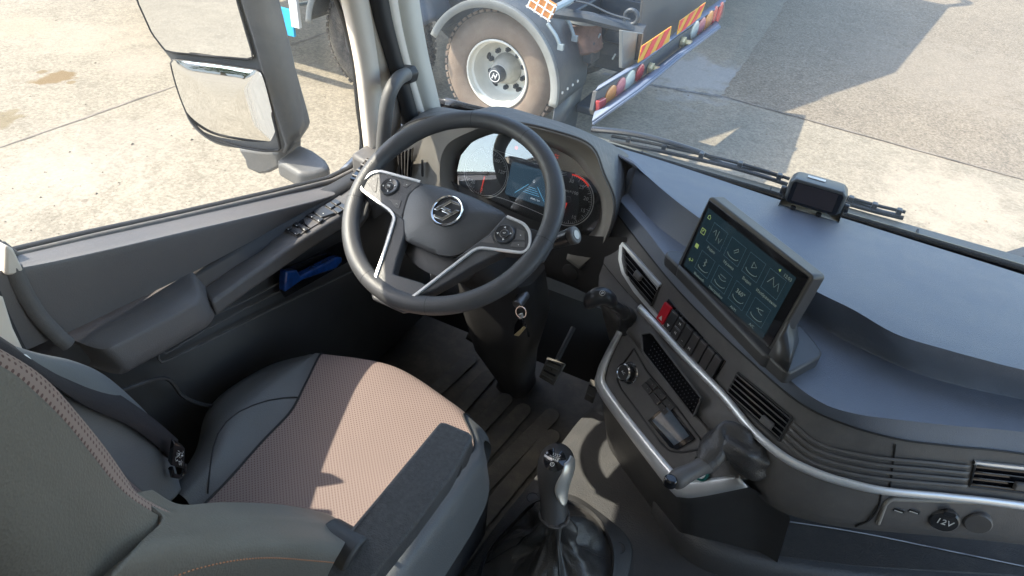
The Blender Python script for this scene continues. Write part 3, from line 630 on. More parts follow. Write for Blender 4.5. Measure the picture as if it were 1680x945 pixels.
# ------------------------------------------------------------------ windscreen
GB = catm(PL([(920, 205), (985, 232), (1100, 266), (1280, 326), (1380, 355), (1530, 402), (1680, 449)], z=0.752), 22)
gl_b = [V((-1.03, 0.53, 0.752)), V((-0.95, 0.555, 0.752)), V((-0.75, 0.57, 0.752))]+[V((-0.5+0.1*k, 0.565-0.002*k, 0.752)) for k in range(16)]+[V((1.06, 0.53, 0.752))]
gl_b = catm(gl_b, 26)
gl_t = [V((q.x*0.99, q.y-0.22, 1.88)) for q in gl_b]
WS = thing('windscreen', (0, 0.56, 0.76), 'large clear windscreen in front of the dashboard', 'windscreen')
g = G(); g.grid([gl_b, [a.lerp(b, .5)+V((0, 0.02, 0)) for a, b in zip(gl_b, gl_t)], gl_t]); g.obj('glass', 'glass_wind', WS, ang=180)
g = G(); g.grid([[q+V((0, 0.006, -0.03)) for q in gl_b], [q+V((0, 0.0045, 0.012)) for q in gl_b]]); g.obj('black_border', 'gloss', WS, solid=0.002)
# cowl outside the glass
MAT['cowl'] = M('grey green cowl', (0.20, 0.205, 0.18), 0.5, var=0.12, dust=0.15)
CW = thing('wiper_cowl', (0, 0.62, 0.7), 'grey scuttle strip outside the foot of the windscreen', 'cowl panel')
q1 = [V((x, 0.585, 0.735)) for x in [-.55+0.1*k for k in range(17)]]; q2 = [p+V((0, 0.045, 0.008)) for p in q1]; q3 = [p+V((0, 0.055, -0.03)) for p in q1]; q4 = [p+V((0, 0.065, -0.6)) for p in q1]
g = G(); g.grid([q1, q2]); g.grid([q2, q3, q4]); g.obj('cowl_strip', 'cowl', CW, ang=30)
for k in range(5):
    a = V((-0.75+0.33*k, 0.588, 0.742)); g = G(); g.box(a, (0.004, 0.05, 0.012)); g.obj('cowl_rib', 'seal', CW)
g = G(); g.box((0, 0.66, -0.35), (2.3, 0.05, 1.5)); g.obj('front_skin', 'skin', CW, bevel=0.02)
# wipers
def wiper(name, label, armpts, blade, yy):
    W_ = thing(name, P(*armpts[0], y=yy), label, 'wiper', 'windscreen wipers')
    g = G(); a = catm([P(*p, y=yy+0.02) for p in armpts], 18); g.tube(a, [0.013-0.007*i/17 for i in range(18)], 8, flat=0.6); g.obj('wiper_arm', 'plastic_smooth', W_, ang=60)
    g = G(); b = catm([P(*p, y=yy) for p in blade], 20); g.tube(b, 0.0055, 6); g.tube([q+V((0, 0.012, 0.010)) for q in b], 0.0042, 6); bl = g.obj('wiper_blade', 'seal', W_, ang=60)
    for k in range(2, 19, 4):
        g = G(); g.box(b[k]+V((0, 0.008, 0.008)), (0.012, 0.016, 0.018)); g.obj('blade_clip', 'plastic_smooth', bl, bevel=0.002)
    return W_
wiper('wiper', 'black wiper with a bowed arm lying left of the monitor', [(972, 212), (1030, 218), (1085, 230), (1150, 250), (1185, 268), (1240, 278), (1285, 291)], [(1000, 232), (1060, 243), (1120, 256), (1190, 272), (1250, 289), (1292, 303)], 0.63)
wiper('wiper', 'thin black wiper tip sticking out right of the monitor', [(1300, 300), (1395, 327), (1440, 345), (1470, 352)], [(1300, 308), (1400, 337), (1440, 348), (1482, 358)], 0.63)
# corner mirror foot at right screen edge
g = G(); g.prism([P(*p, y=0.66) for p in ((1628, 436), (1700, 415), (1700, 452), (1648, 443))], V((0, 0.05, 0))); tagp(g.obj('mirror_foot', 'plastic', bevel=0.006), 'small dark bracket at the right end of the windscreen edge', 'bracket')
# ================================================================== DRIVER DOOR
DR = thing('driver_door', (-1.06, -0.2, 0.0), 'dark grey inner door with a long armrest under the open side window', 'door')
XW = -1.075
win = [P(18, 416, x=XW), P(150, 385, x=XW), P(300, 352, x=XW), P(450, 317, x=XW), P(540, 295, x=XW), P(575, 278, x=XW), P(595, 258, x=XW), P(599, 232, x=XW), P(592, 180, x=XW), P(584, 95, x=XW), P(570, 40, x=XW), P(556, 0, x=XW)]
topw = [V((XW, 0.08, 1.30)), V((XW, -0.0, 1.34)), V((XW, -0.90, 1.34)), V((XW, -0.96, 1.30)), V((XW, -0.96, 1.06)), V((XW, -0.68, 0.93)), P(-8, 396, x=XW)]
loop = win+topw
def seal_ring(name, mat, lp, off, r, flat=1.0):
    g = G(); g.tube([p+V((off, 0, 0)) for p in arc(lp, 120, closed=True)], r, 8, closed=True, up=(1, 0, 0), flat=flat); return g.obj(name, mat, DR, ang=60)
seal_ring('window_seal', 'seal_grey', loop, 0.012, 0.0075)
seal_ring('outer_seal', 'seal', loop, -0.006, 0.008)
g = G(); b0 = len(g.v); g.v += [p+V((0.001, 0, 0)) for p in loop]; g.f.append(tuple(range(len(loop)))); g.obj('side_glass', 'glass_side', DR)
R0_ = [(-80, 442, -1.06), (18, 420, -1.06), (150, 389, -1.06), (300, 356, -1.06), (450, 322, -1.06), (545, 300, -1.06), (585, 280, -1.06), (612, 262, -1.04)]
R1_ = [(-80, 462, -1.005), (44, 441, -1.005), (150, 418, -1.005), (300, 381, -1.005), (440, 346, -1.005), (530, 322, -1.005), (590, 300, -1.005), (640, 285, -1.0)]
R1b = [(-80, 470, -0.998), (48, 449, -0.996), (152, 425, -0.996), (300, 388, -0.996), (440, 352, -0.996), (532, 327, -0.996), (590, 305, -0.996), (640, 290, -0.99)]
R2_ = [(-80, 625, -1.0), (105, 548, -1.0), (200, 503, -1.0), (300, 455, -1.0), (390, 408, -1.0), (470, 366, -1.0), (560, 326, -1.0), (640, 300, -0.99)]
g = G(); g.grid(loft([PX(r) for r in (R0_, R1_)], 60, 4, smooth_v=False)); g.grid(loft([PX(r) for r in (R1_, R1b, R2_)], 60, 14)); g.obj('upper_panel', 'door', DR, ang=40)
g = G(); g.grid([[(-0.99, -0.75, 0.72), (-0.99, 0.45, 0.66)], [(-0.99, -0.75, 0.05), (-0.99, 0.45, 0.05)]]); g.obj('lower_panel', 'plastic_dark', DR, solid=0.05, off=1)
# door edge welt at the rear
g = G(); g.tube(catm([P(22, 438, x=-0.997), P(38, 475, x=-0.995), P(62, 515, x=-0.993), P(90, 546, x=-0.99), P(113, 566, x=-0.985)], 20), [0.012]*20, 8, flat=0.6, up=(1, 0, 0)); g.obj('rear_edge', 'plastic', DR, ang=60)
# armrest
ar = [(104, 549, .722), (200, 500, .715), (304, 446, .705), (313, 444, .704), (321, 450, .702), (328, 478, .697), (328, 490, .696), (320, 500, .696), (250, 538, .703), (192, 568, .708), (178, 575, .71), (160, 574, .711), (140, 568, .714), (116, 558, .72)]
at_ = PZ(ar)
cen = sum(at_, V((0, 0, 0)))/len(at_)
rows = [[cen.lerp(p, 0.93)+V((0, 0, 0.003)) for p in at_], [cen.lerp(p, 0.985)+V((0, 0, 0.001)) for p in at_], [p+V((0.001, 0.002, -0.006)) for p in at_], [p+V((0.007, 0.008, -0.03)) for p in at_], [p+V((0.010, 0.012, -0.050)) for p in at_], [p+V((0.004, 0.006, -0.058)) for p in at_], [cen.lerp(p, 0.8)+V((-0.02, 0, -0.075)) for p in at_]]
rr = [arc(r, 60, closed=True) for r in rows]
g = G(); g.grid(rr, cu=True); g.f.append(tuple(range(60))); g.obj('armrest', 'door', DR, ang=60)
# switch arm
SWP = [P(330, 475, x=-0.985), P(560, 322, x=-0.985), P(480, 422, x=-0.905)]
swn = (SWP[1]-SWP[0]).cross(SWP[2]-SWP[0]).normalized(); swn = swn if swn.z > 0 else -swn
SW = (SWP[0], swn)
def SWp(px, py, off=0.0): return P(px, py, pl=(SW[0]+swn*off, swn))
sa = [(330, 474), (385, 436), (428, 410), (441, 398), (444, 380), (454, 373), (505, 346), (545, 322), (590, 298), (615, 312), (600, 325), (560, 353), (500, 390), (450, 424), (400, 458), (347, 496)]
g = G(); g.prism([SWp(*p) for p in sa], -swn*0.035); sm_ = g.obj('switch_arm', 'plastic', DR, bevel=0.007, seg=3)
pp_ = [(464, 378), (500, 354), (545, 328), (557, 321), (585, 334), (550, 352), (515, 372), (487, 390)]
g = G(); g.prism([SWp(*p, 0.0005) for p in pp_], swn*0.002); sp_ = g.obj('switch_plate', 'plastic', sm_, bevel=0.001)
def c3(l): return [(440+a/4.296, 280+b/4.296) for a, b in l]
for q in ([(108, 412), (140, 392), (172, 415), (142, 435)], [(158, 380), (198, 364), (238, 392), (205, 408)], [(150, 437), (180, 420), (232, 453), (203, 466)], [(213, 402), (245, 388), (290, 423), (262, 440)],
          [(265, 325), (300, 305), (345, 328), (315, 345)], [(310, 345), (345, 327), (398, 350), (365, 376)], [(308, 298), (388, 256), (480, 310), (375, 345)], [(398, 253), (435, 232), (480, 258), (445, 280)],
          [(440, 228), (480, 210), (520, 233), (482, 254)], [(455, 283), (488, 265), (535, 290), (495, 312)], [(492, 258), (528, 240), (560, 258), (538, 285)]):
    q = c3(q); cx_ = sum(a for a, b in q)/4; cy_ = sum(b for a, b in q)/4
    g = G(); g.prism([SWp(cx_+(a-cx_)*0.93, cy_+(b-cy_)*0.93, 0.002) for a, b in q], swn*0.005); k_ = g.obj('switch', 'plastic_smooth', sp_, bevel=0.0015)
    if len([1]) and cx_ < 540:
        g = G(); g.prism([SWp(cx_+dx, cy_+dy, 0.0072) for dx, dy in ((-1.1, 0), (0, -.8), (1.1, 0), (0, .8))], swn*0.0004); g.obj('switch_mark', 'white', sp_)
g = G(); g.prism([SWp(*p, 0.0026) for p in c3([(205, 362), (248, 338), (262, 375), (300, 410), (270, 398), (238, 385)])], swn*0.0006); g.obj('recess', 'gloss', sp_)
# lower trim lines, handle and film
def line3(pts, x, r, name, mat, parent, n=30):
    g = G(); g.tube(catm([P(a, b, x=x) for a, b in pts], n), r, 6); return g.obj(name, mat, parent, ang=60)
line3([(345, 520), (420, 484), (500, 440), (575, 398)], -0.972, 0.0022, 'trim_line', 'plastic', DR)
line3([(590, 408), (500, 458), (420, 497), (330, 545), (275, 578), (268, 580), (266, 572), (272, 560), (330, 530), (350, 520)], -0.972, 0.0022, 'trim_line', 'plastic', DR, 60)
line3([(610, 430), (500, 482), (420, 520), (330, 565), (270, 592), (260, 590), (262, 572), (276, 552)], -0.972, 0.0025, 'trim_line', 'plastic', DR, 60)
line3([(200, 640), (270, 620), (300, 650), (340, 665), (372, 660), (420, 640)], -0.93, 0.004, 'pocket_edge', 'plastic_dark', DR)
hd = [(437+31, 462), (470, 446), (488, 443), (494, 453), (552, 423), (562, 422), (562, 430), (552, 441), (497, 460), (468, 480)]
g = G(); g.prism([P(a, b, x=-0.965) for a, b in ((462, 478), (466, 440), (500, 428), (560, 398), (585, 400), (570, 430), (500, 470), (468, 488))], V((-0.004, 0, 0))); g.obj('handle_recess', 'gloss', DR)
g = G(); g.prism([P(a, b, x=-0.940) for a, b in hd], V((-0.02, 0, 0))); g.obj('door_handle', 'blue_film', DR, bevel=0.004, seg=3, label='silver door pull still wrapped in crinkled blue film')
g = G(); g.prism([V((-1.115, p.y, p.z-.012)) for p in ([V((0, -.64, .87))]+win[:6])]+[V((-1.115, .32, .66)), V((-1.115, .32, -.5)), V((-1.115, -.64, -.5))], V((.022, 0, 0))); g.obj('outer_skin', 'skin', DR, bevel=0.004)
# rear door jamb and pale pillar foot
g = G(); g.prism([P(a, b, x=-1.02) for a, b in ((-12, 392), (1, 397), (19, 434), (4, 440), (-12, 442))], V((0.03, 0, 0))); struct(g.obj('rear_pillar', 'cream', bevel=0.004))
g = G(); g.prism([P(a, b, x=-0.965) for a, b in ((-25, 470), (-8, 480), (8, 530), (38, 592), (20, 640), (-25, 640))], V((0.02, 0, 0))); struct(g.obj('pillar_foot', 'cream', bevel=0.004))
g = G(); g.tube([P(-12, 478, x=-0.955), P(5, 520, x=-0.955), P(25, 562, x=-0.955), P(52, 612, x=-0.955)], 0.009, 8); struct(g.obj('jamb_seal', 'seal', ang=60))
# grab handle on the pillar
HP = [P(666, 122, y=0.33), P(655, 128, y=0.29), P(643, 145, y=0.25), P(635, 170, y=0.23), P(631, 205, y=0.22), P(626, 262, y=0.22)]
GH = thing('grab_handle', HP[-1], 'grey curved grab handle rising along the left windscreen pillar', 'grab handle')
g = G(); g.tube(catm(HP, 30), 0.0165, 16); g.obj('handle_bar', 'lead', GH, ang=60)
g = G(); g.prism([P(a, b, y=0.335) for a, b in ((650, 110), (668, 112), (675, 124), (672, 138), (660, 140))], V((0.004, 0.03, 0))); g.obj('handle_base', 'plastic_dark', GH, bevel=0.004)
# ------------------------------------------------------------------ outside mirror
SM = thing('side_mirror', P(480, 270, y=0.28), 'grey side mirror with a flat glass above a bulging convex one', 'side mirror')
MP = (P(440, 150, y=0.20), V((0.30, -0.95, 0.05)).normalized())
def MPp(px, py, off=0.0): return P(px, py, pl=(MP[0]+MP[1]*off, MP[1]))
fr = [(215, -40), (222, 0), (248, 55), (268, 84), (276, 92), (281, 106), (286, 135), (300, 178), (312, 204), (335, 226), (365, 240), (420, 247), (455, 251), (466, 247), (468, 235), (450, 175), (430, 110), (412, 50), (396, -10), (388, -50)]
bkv = V((-0.03, 0.17, 0.0))
g = G(); fo = [MPp(*p, -0.006) for p in fr]; cen = sum(fo, V((0, 0, 0)))/len(fo)
rows = [catm(fo, 90, closed=True), [p+bkv*0.35 for p in catm([cen.lerp(p, 1.02) for p in fo], 90, closed=True)], [p+bkv*0.8 for p in catm([cen.lerp(p, 0.95) for p in fo], 90, closed=True)], [p+bkv*1.05 for p in catm([cen.lerp(p, 0.7) for p in fo], 90, closed=True)]]
g.grid(rows, cu=True); g.f.append(tuple(range(90))[::-1]); g.f.append(tuple(range(270, 360))); hs = g.obj('mirror_housing', 'lead', SM, ang=50, bevel=0.004)
# deep inner flank of the housing
fl = [(384, -50), (396, 0), (415, 60), (432, 120), (452, 185), (470, 238), (466, 250), (478, 240), (494, 214), (497, 200), (487, 140), (472, 75), (455, 5), (446, -50)]
A = [MPp(*p, 0.002) for p in fl[:6]]; Bp = [MPp(a, b, -0.10) for a, b in ((446, -50), (455, 5), (467, 55), (479, 105), (490, 160), (497, 205))]
A = catm(A, 20); Bp = catm(Bp, 20)
g = G(); g.grid([A, [a.lerp(b, .5)+V((0.012, 0, 0)) for a, b in zip(A, Bp)], Bp, [b+V((-0.05, 0.05, 0)) for b in Bp]]); 
lowr = [A[-1], MPp(466, 251, 0.0), MPp(480, 236, -0.06), Bp[-1]]
g.v += lowr; n_ = len(g.v); g.f.append((n_-4, n_-3, n_-2, n_-1)); g.obj('housing_flank', 'lead', SM, ang=60, solid=0.01, off=0)
up = [(218, -40), (226, 2), (250, 55), (271, 82), (285, 86), (340, 91), (412, 97), (416, 92), (405, 55), (392, 10), (380, -40)]
g = G(); g.prism([MPp(*p, 0.004) for p in up], -MP[1]*0.006); g.obj('mirror_glass', 'mirror', SM, label='flat upper mirror glass')
g = G(); g.tube([MPp(*p, 0.002) for p in arc([V((a, b, 0)) for a, b in up], 60, closed=True) and [(q.x, q.y) for q in arc([V((a, b, 0)) for a, b in up], 60, closed=True)]], 0.0035, 6, closed=True); g.obj('glass_rim', 'seal', SM, ang=60)
lo = [(281, 104), (284, 99), (300, 100), (350, 106), (405, 114), (424, 117), (432, 130), (444, 175), (459, 240), (456, 246), (430, 247), (380, 238), (345, 226), (318, 203), (303, 176), (290, 140)]
c2d = V((370, 172, 0)); N = 64; ring = catm([V((a, b, 0)) for a, b in lo], N, closed=True); rows = []
for k in range(13):
    f = 1-k/12*0.999; rows.append([MPp(c2d.x+(q.x-c2d.x)*f, c2d.y+(q.y-c2d.y)*f, 0.010+0.024*(1-f*f)+0.028*(172-(c2d.y+(q.y-c2d.y)*f))/70) for q in ring])
g = G(); g.grid(rows, cu=True); g.obj('mirror_glass', 'mirror', SM, ang=180, label='bulging lower mirror glass')
g = G(); g.tube([MPp(q.x, q.y, 0.002) for q in ring], 0.004, 6, closed=True); g.obj('glass_rim', 'seal', SM, ang=60)
# arm and bracket under it
g = G(); g.prism([P(a, b, y=0.30) for a, b in ((388, 243), (400, 262), (404, 278), (425, 287), (440, 285), (458, 276), (458, 250), (420, 247))], V((0.01, 0.09, 0.02))); g.obj('mirror_bracket', 'lead', SM, bevel=0.010, seg=3)
armt = [P(a, b, z=0.645) for a, b in ((452, 262), (475, 246), (490, 235), (515, 246), (534, 260), (540, 270), (536, 278), (515, 284), (490, 284))]
g = G(); g.prism(armt, V((0, 0, -0.05))); g.obj('mirror_arm', 'lead', SM, bevel=0.012, seg=3)
g = G(); q = MPp(438, 82, -0.0)
# ================================================================== BEHIND US: what the mirrors see
VN = thing('white_van', (-9, -14, GZ), 'white van parked behind, seen small in the convex mirror', 'van')
g = G(); g.prism([(-8, -12, GZ+.4), (-8, -12, GZ+1.5), (-8.0, -12.9, GZ+1.7), (-8, -13.6, GZ+2.5), (-8, -17.5, GZ+2.55), (-8, -17.6, GZ+.4)], V((-2.0, 0, 0))); g.obj('body', 'skin', VN, bevel=.08, seg=3)
g = G(); g.prism([(-7.99, -13.1, GZ+1.6), (-7.99, -13.7, GZ+2.3), (-7.99, -16.5, GZ+2.3), (-7.99, -16.5, GZ+1.6)], V((-2.02, 0, 0))); g.obj('windows', 'gloss', VN)
for yy in (-12.9, -16.6):
    for xx in (-8.15, -9.85): g = G(); g.cyl((xx-.12, yy, GZ+.36), (xx+.12, yy, GZ+.36), .36, n=24); g.obj('wheel', 'seal', VN, bevel=.03)
BL_ = thing('workshop', (-20, -45, GZ), 'long pale workshop far behind, seen only in the convex mirror', 'building')
g = G(); g.box((-16, -42, GZ+2.5), (60, 8, 5)); g.obj('wall', 'headliner', BL_, bevel=.05)
g = G(); g.prism([(-46.5, -37.5, GZ+5), (14.5, -37.5, GZ+5), (14.5, -42, GZ+6.6), (-46.5, -42, GZ+6.6)], V((0, 0, .15))); g.obj('roof', 'lead', BL_)
MAT['leaf'] = M('tree foliage', (0.06, 0.09, 0.035), 0.8, var=0.4, vscale=0.5)
MAT['bark'] = M('bark', (0.12, 0.09, 0.06), 0.9)
for i, (x, y, h_) in enumerate(((-19, -26, 6), (-12, -30, 7), (-26, -22, 6.5), (-6, -33, 6))):
    t = thing('tree', (x, y, GZ), ['leftmost broad green tree behind the yard, seen in the mirror', 'tallest green tree behind the yard, seen in the mirror', 'farthest left bushy tree behind the yard, seen in the mirror', 'rightmost small tree behind the yard, seen in the mirror'][i], 'tree', 'trees behind the yard')
    g = G(); g.tube([(x, y, GZ), (x, y, GZ+h_*0.5)], [0.25, 0.15], 8); g.obj('trunk', 'bark', t)
    g = G()
    for k in range(900):
        a = random.uniform(0, 6.283); rr = random.random()**0.5*h_*0.42; z = GZ+h_*(0.35+0.65*random.random()); rr *= math.sin(math.pi*min(1, max(0.1, (z-GZ)/h_)))**0.5
        p = V((x+math.cos(a)*rr, y+math.sin(a)*rr, z)); q = Matrix.Rotation(random.uniform(0, 3), 3, V((random.random(), random.random(), random.random()))); s = 0.28
        g.v += [p+q @ V((-s, 0, 0)), p+q @ V((0, s*.5, 0)), p+q @ V((s, 0, 0)), p+q @ V((0, -s*.5, 0))]; n_ = len(g.v); g.f.append((n_-4, n_-3, n_-2, n_-1))
    g.obj('crown', 'leaf', t)
# ================================================================== DASHBOARD
DB = thing('dashboard', (0, 0.3, 0.0), 'grey wraparound dashboard with silver trim and sky tinted grey top', 'dashboard')
Fp = [(900, 205, .765), (985, 233, .765), (1100, 268, .765), (1280, 328, .765), (1380, 357, .765), (1530, 404, .765), (1680, 451, .765), (1950, 540, .765)]
Gf = [(1046, 268, .803), (1075, 300, .803), (1140, 352, .803), (1240, 418, .803), (1332, 474, .803), (1400, 508, .803), (1470, 548, .803), (1550, 573, .803), (1620, 592, .803), (1680, 607, .803), (1950, 668, .803)]
Gn = [(1030, 316, .733), (1070, 362, .733), (1125, 404, .733), (1240, 470, .733), (1320, 513, .733), (1370, 548, .733), (1440, 583, .733), (1510, 613, .733), (1600, 638, .733), (1680, 655, .733), (1950, 716, .733)]
En = [(1016, 328, .732), (1060, 378, .732), (1110, 440, .732), (1200, 530, .732), (1285, 614, .732), (1345, 659, .732), (1400, 678, .732), (1470, 688, .732), (1570, 699, .732), (1680, 709, .732), (1950, 745, .732)]
An = [(1008, 345, .702), (1058, 410, .702), (1103, 465, .702), (1155, 520, .702), (1232, 593, .702), (1310, 659, .702), (1380, 693, .702), (1470, 719, .702), (1560, 731, .702), (1680, 744, .702), (1950, 785, .702)]
Bn = [(990, 432, .61), (1030, 480, .61), (1075, 527, .61), (1131, 587, .61), (1190, 647, .61), (1239, 705, .61), (1290, 748, .61), (1340, 773, .61), (1390, 789, .61), (1455, 803, .61), (1560, 813, .61), (1680, 827, .61), (1950, 868, .61)]
Cn = [(985, 500, .56), (1030, 548, .565), (1068, 590, .565), (1105, 637, .56), (1150, 686, .555), (1190, 735, .54), (1235, 803, .50), (1275, 836, .50), (1330, 855, .50), (1400, 867, .50), (1540, 880, .50), (1680, 894, .50), (1950, 930, .50)]
NU = 120
# plateau
g = G(); F3 = catm(PZ(Fp), NU); G3 = catm(PZ(Gf), NU); Gn3 = catm(PZ(Gn), NU); E3 = catm(PZ(En), NU); A3 = catm(PZ(An), NU); B3 = catm(PZ(Bn), NU); C3 = catm(PZ(Cn), NU)
def lerpl(a, b, t, dz=0.0): return [p.lerp(q, t)+V((0, 0, dz)) for p, q in zip(a, b)]
TOP = G(); TOP.grid([F3, lerpl(F3, G3, .05, .004), lerpl(F3, G3, .5, .006), lerpl(F3, G3, .92, .002), lerpl(F3, G3, 0.97, 0), lerpl(F3, G3, .995, -.001), lerpl(G3, Gn3, .12, -.006), lerpl(G3, Gn3, .5, -.004), lerpl(G3, Gn3, .93, -.001), lerpl(Gn3, E3, .02), lerpl(Gn3, E3, .5, .002), lerpl(Gn3, E3, .93, .001), E3, lerpl(E3, A3, .12, -0.002), A3])
top_o = TOP.obj('top_pad', 'dash_top', DB, ang=50)
# left end of the raised plateau
g = G(); g.prism([G3[0]+V((0, 0, -.002)), Gn3[0], Gn3[0]+V((-0.02, 0, -0.02)), G3[0]+V((-0.02, 0.0, -.02))], V((0, 0, -0.05))); g.obj('plateau_end', 'dash_top', DB, bevel=0.004)
FACE = G(); FACE.grid([lerpl(A3, A3, 0, -.003), lerpl(A3, B3, .5), B3]); fbv = bvh_of(FACE)
face_o = FACE.obj('face_panel', 'plastic', DB, ang=50)
# shift a hair behind for the seam
BEL = G(); D3 = [V((c.x, c.y+0.15, 0.34)) for c in C3]
BEL.grid([lerpl(B3, B3, 0, -.002), [p.lerp(q, .25)+V((-0.004, -0.012, 0)) for p, q in zip(B3, C3)], [p.lerp(q, .7)+V((-0.004, -0.012, 0)) for p, q in zip(B3, C3)], C3, [p.lerp(q, .15) for p, q in zip(C3, D3)], D3])
BEL.obj('lower_panel', 'plastic', DB, ang=70); bbv = bvh_of(BEL)
g = G(); g.tube([p+V((0, -.001, 0)) for p in A3], 0.0018, 6); g.obj('pad_seam', 'seal', DB, ang=60)
# silver strip along B
SB = B3[16:]
g = G(); g.grid([[p+V((-0.002, -0.004, 0.009)) for p in SB], [p+V((-0.005, -0.010, 0.006)) for p in SB], [p+V((-0.006, -0.011, -0.001)) for p in SB], [p+V((-0.003, -0.006, -0.007)) for p in SB]]); g.obj('silver_strip', 'silver', DB, ang=60, solid=0.002)
def band(bv, outer, inner, name, mat, parent, lift=0.004, n=60, smooth=False, th=0.004):
    f = catm if smooth else arc
    A = f(ONL(bv, outer), n); B = f(ONL(bv, inner), n); nn = ON(bv, *outer[len(outer)//2])[1]
    g = G(); g.grid([[a for a in A], [a.lerp(b, .15)+nn*lift for a, b in zip(A, B)], [a.lerp(b, .85)+nn*lift for a, b in zip(A, B)], B]); return g.obj(name, mat, parent, ang=40, solid=0.001)
def vent(name, quad, bars, label, tab=None, frame=None, nb=4, vert=True):
    """quad: TL, TR, BR, BL in pixels on the face. bars run from left edge to right edge"""
    def sp(s, t, o=0.0):
        a = (quad[0][0]*(1-s)+quad[1][0]*s, quad[0][1]*(1-s)+quad[1][1]*s); b = (quad[3][0]*(1-s)+quad[2][0]*s, quad[3][1]*(1-s)+quad[2][1]*s)
        return ON(fbv, a[0]*(1-t)+b[0]*t, a[1]*(1-t)+b[1]*t, o)
    g = G(); g.grid([[sp(i/12, j/4, .0015)[0] for i in range(13)] for j in range(5)]); vo = g.obj(name, 'gloss', DB, label=label)
    TL, TR_, BR, BL = sp(0, 0)[0], sp(1, 0)[0], sp(1, 1)[0], sp(0, 1)[0]; nn = sp(.5, .5)[1]
    for k in range(nb):
        t = (k+0.6)/nb
        d = (BL-TL).normalized()
        g = G(); m = [sp(s/8, t)[0] for s in range(9)]
        g.grid([[p+nn*0.0022 for p in m], [p+nn*0.0065-d*0.0035 for p in m], [p+nn*0.0065-d*0.0048 for p in m]]); g.obj('slat', 'plastic', vo, solid=0.0008, off=0)
    for s0, s1, t0, t1 in ((0, 1, 0, 0), (0, 1, 1, 1), (0, 0, 0, 1), (1, 1, 0, 1)):
        g = G(); g.tube([sp(s0+(s1-s0)*k/10, t0+(t1-t0)*k/10, .0015)[0] for k in range(11)], .0022, 6); g.obj('vent_frame', 'plastic_dark', vo)
    n2 = 14
    for k in range(1, n2):
        t = k/n2; a = TL.lerp(TR_, t); b = BL.lerp(BR, t); g.v = []; g.f = []
    if tab:
        c, n_ = ON(fbv, *tab); u = (TR_-TL).normalized(); R3 = Matrix((u, n_.cross(u).normalized(), n_)).transposed(); g = G(); g.box(c+n_*0.008, (0.026, 0.015, 0.008), R3); g.obj('vent_tab', 'plastic', vo, bevel=0.003, seg=2)
    return vo
# left vent with its silver bezel
vent('air_vent', [(1024, 402), (1083, 470), (1070, 502), (1030, 455)], 4, 'slanting vent in a silver bezel', tab=(1051, 453), nb=5)
band(fbv, [(1019, 391), (1086, 466), (1082, 471)], [(1023, 403), (1080, 474), (1080, 476)], 'vent_bezel', 'silver', DB)
band(fbv, [(1018, 391), (1015, 425), (1020, 448), (1040, 480), (1078, 524), (1100, 550)], [(1024, 402), (1023, 428), (1028, 448), (1046, 474), (1084, 520), (1105, 547)], 'vent_bezel', 'silver', DB)
vent('air_vent', [(1212, 611), (1300, 684), (1279, 723), (1193, 646)], 4, 'wide vent right of the switch row', tab=(1262, 692), nb=5)
vent('air_vent', [(1600, 757), (1720, 770), (1716, 812), (1590, 797)], 4, 'vent at the right end of the dashboard', tab=(1672, 793), nb=4)
band(fbv, [(1598, 755), (1720, 768)], [(1596, 761), (1720, 774)], 'vent_bezel', 'silver', DB)
# grooves right of the wide vent
for t in (0.0, 0.28, 0.56, 0.84):
    a = [(1303, 692), (1340, 722), (1390, 738), (1450, 748), (1515, 754), (1592, 762)]; b = [(1283, 722), (1325, 757), (1385, 777), (1450, 788), (1515, 794), (1587, 800)]
    q = [(p[0]*(1-t)+r[0]*t, p[1]*(1-t)+r[1]*t) for p, r in zip(a, b)]
    pts = catm(ONL(fbv, q), 30); g = G(); g.grid([[p+V((-.0005, -.0035, 0.001)) for p in pts], [p+V((-.001, -.005, -.004)) for p in pts], [p+V((0, 0.0, -.010)) for p in pts]]); g.obj('groove_ridge', 'plastic', face_o, ang=30, solid=0.001)
g = G(); g.tube(ONL(fbv, [(1469, 729), (1466, 752), (1460, 798)], 0.001), 0.0016, 6); g.obj('panel_gap', 'seal', face_o)
g = G(); g.tube(catm([q+V((-.004, -.012, 0)) for q in ONL(bbv, [(1455, 806), (1449, 832), (1434, 852), (1410, 864)], -0.008)], 16), 0.0018, 6); g.obj('panel_gap', 'seal', DB)
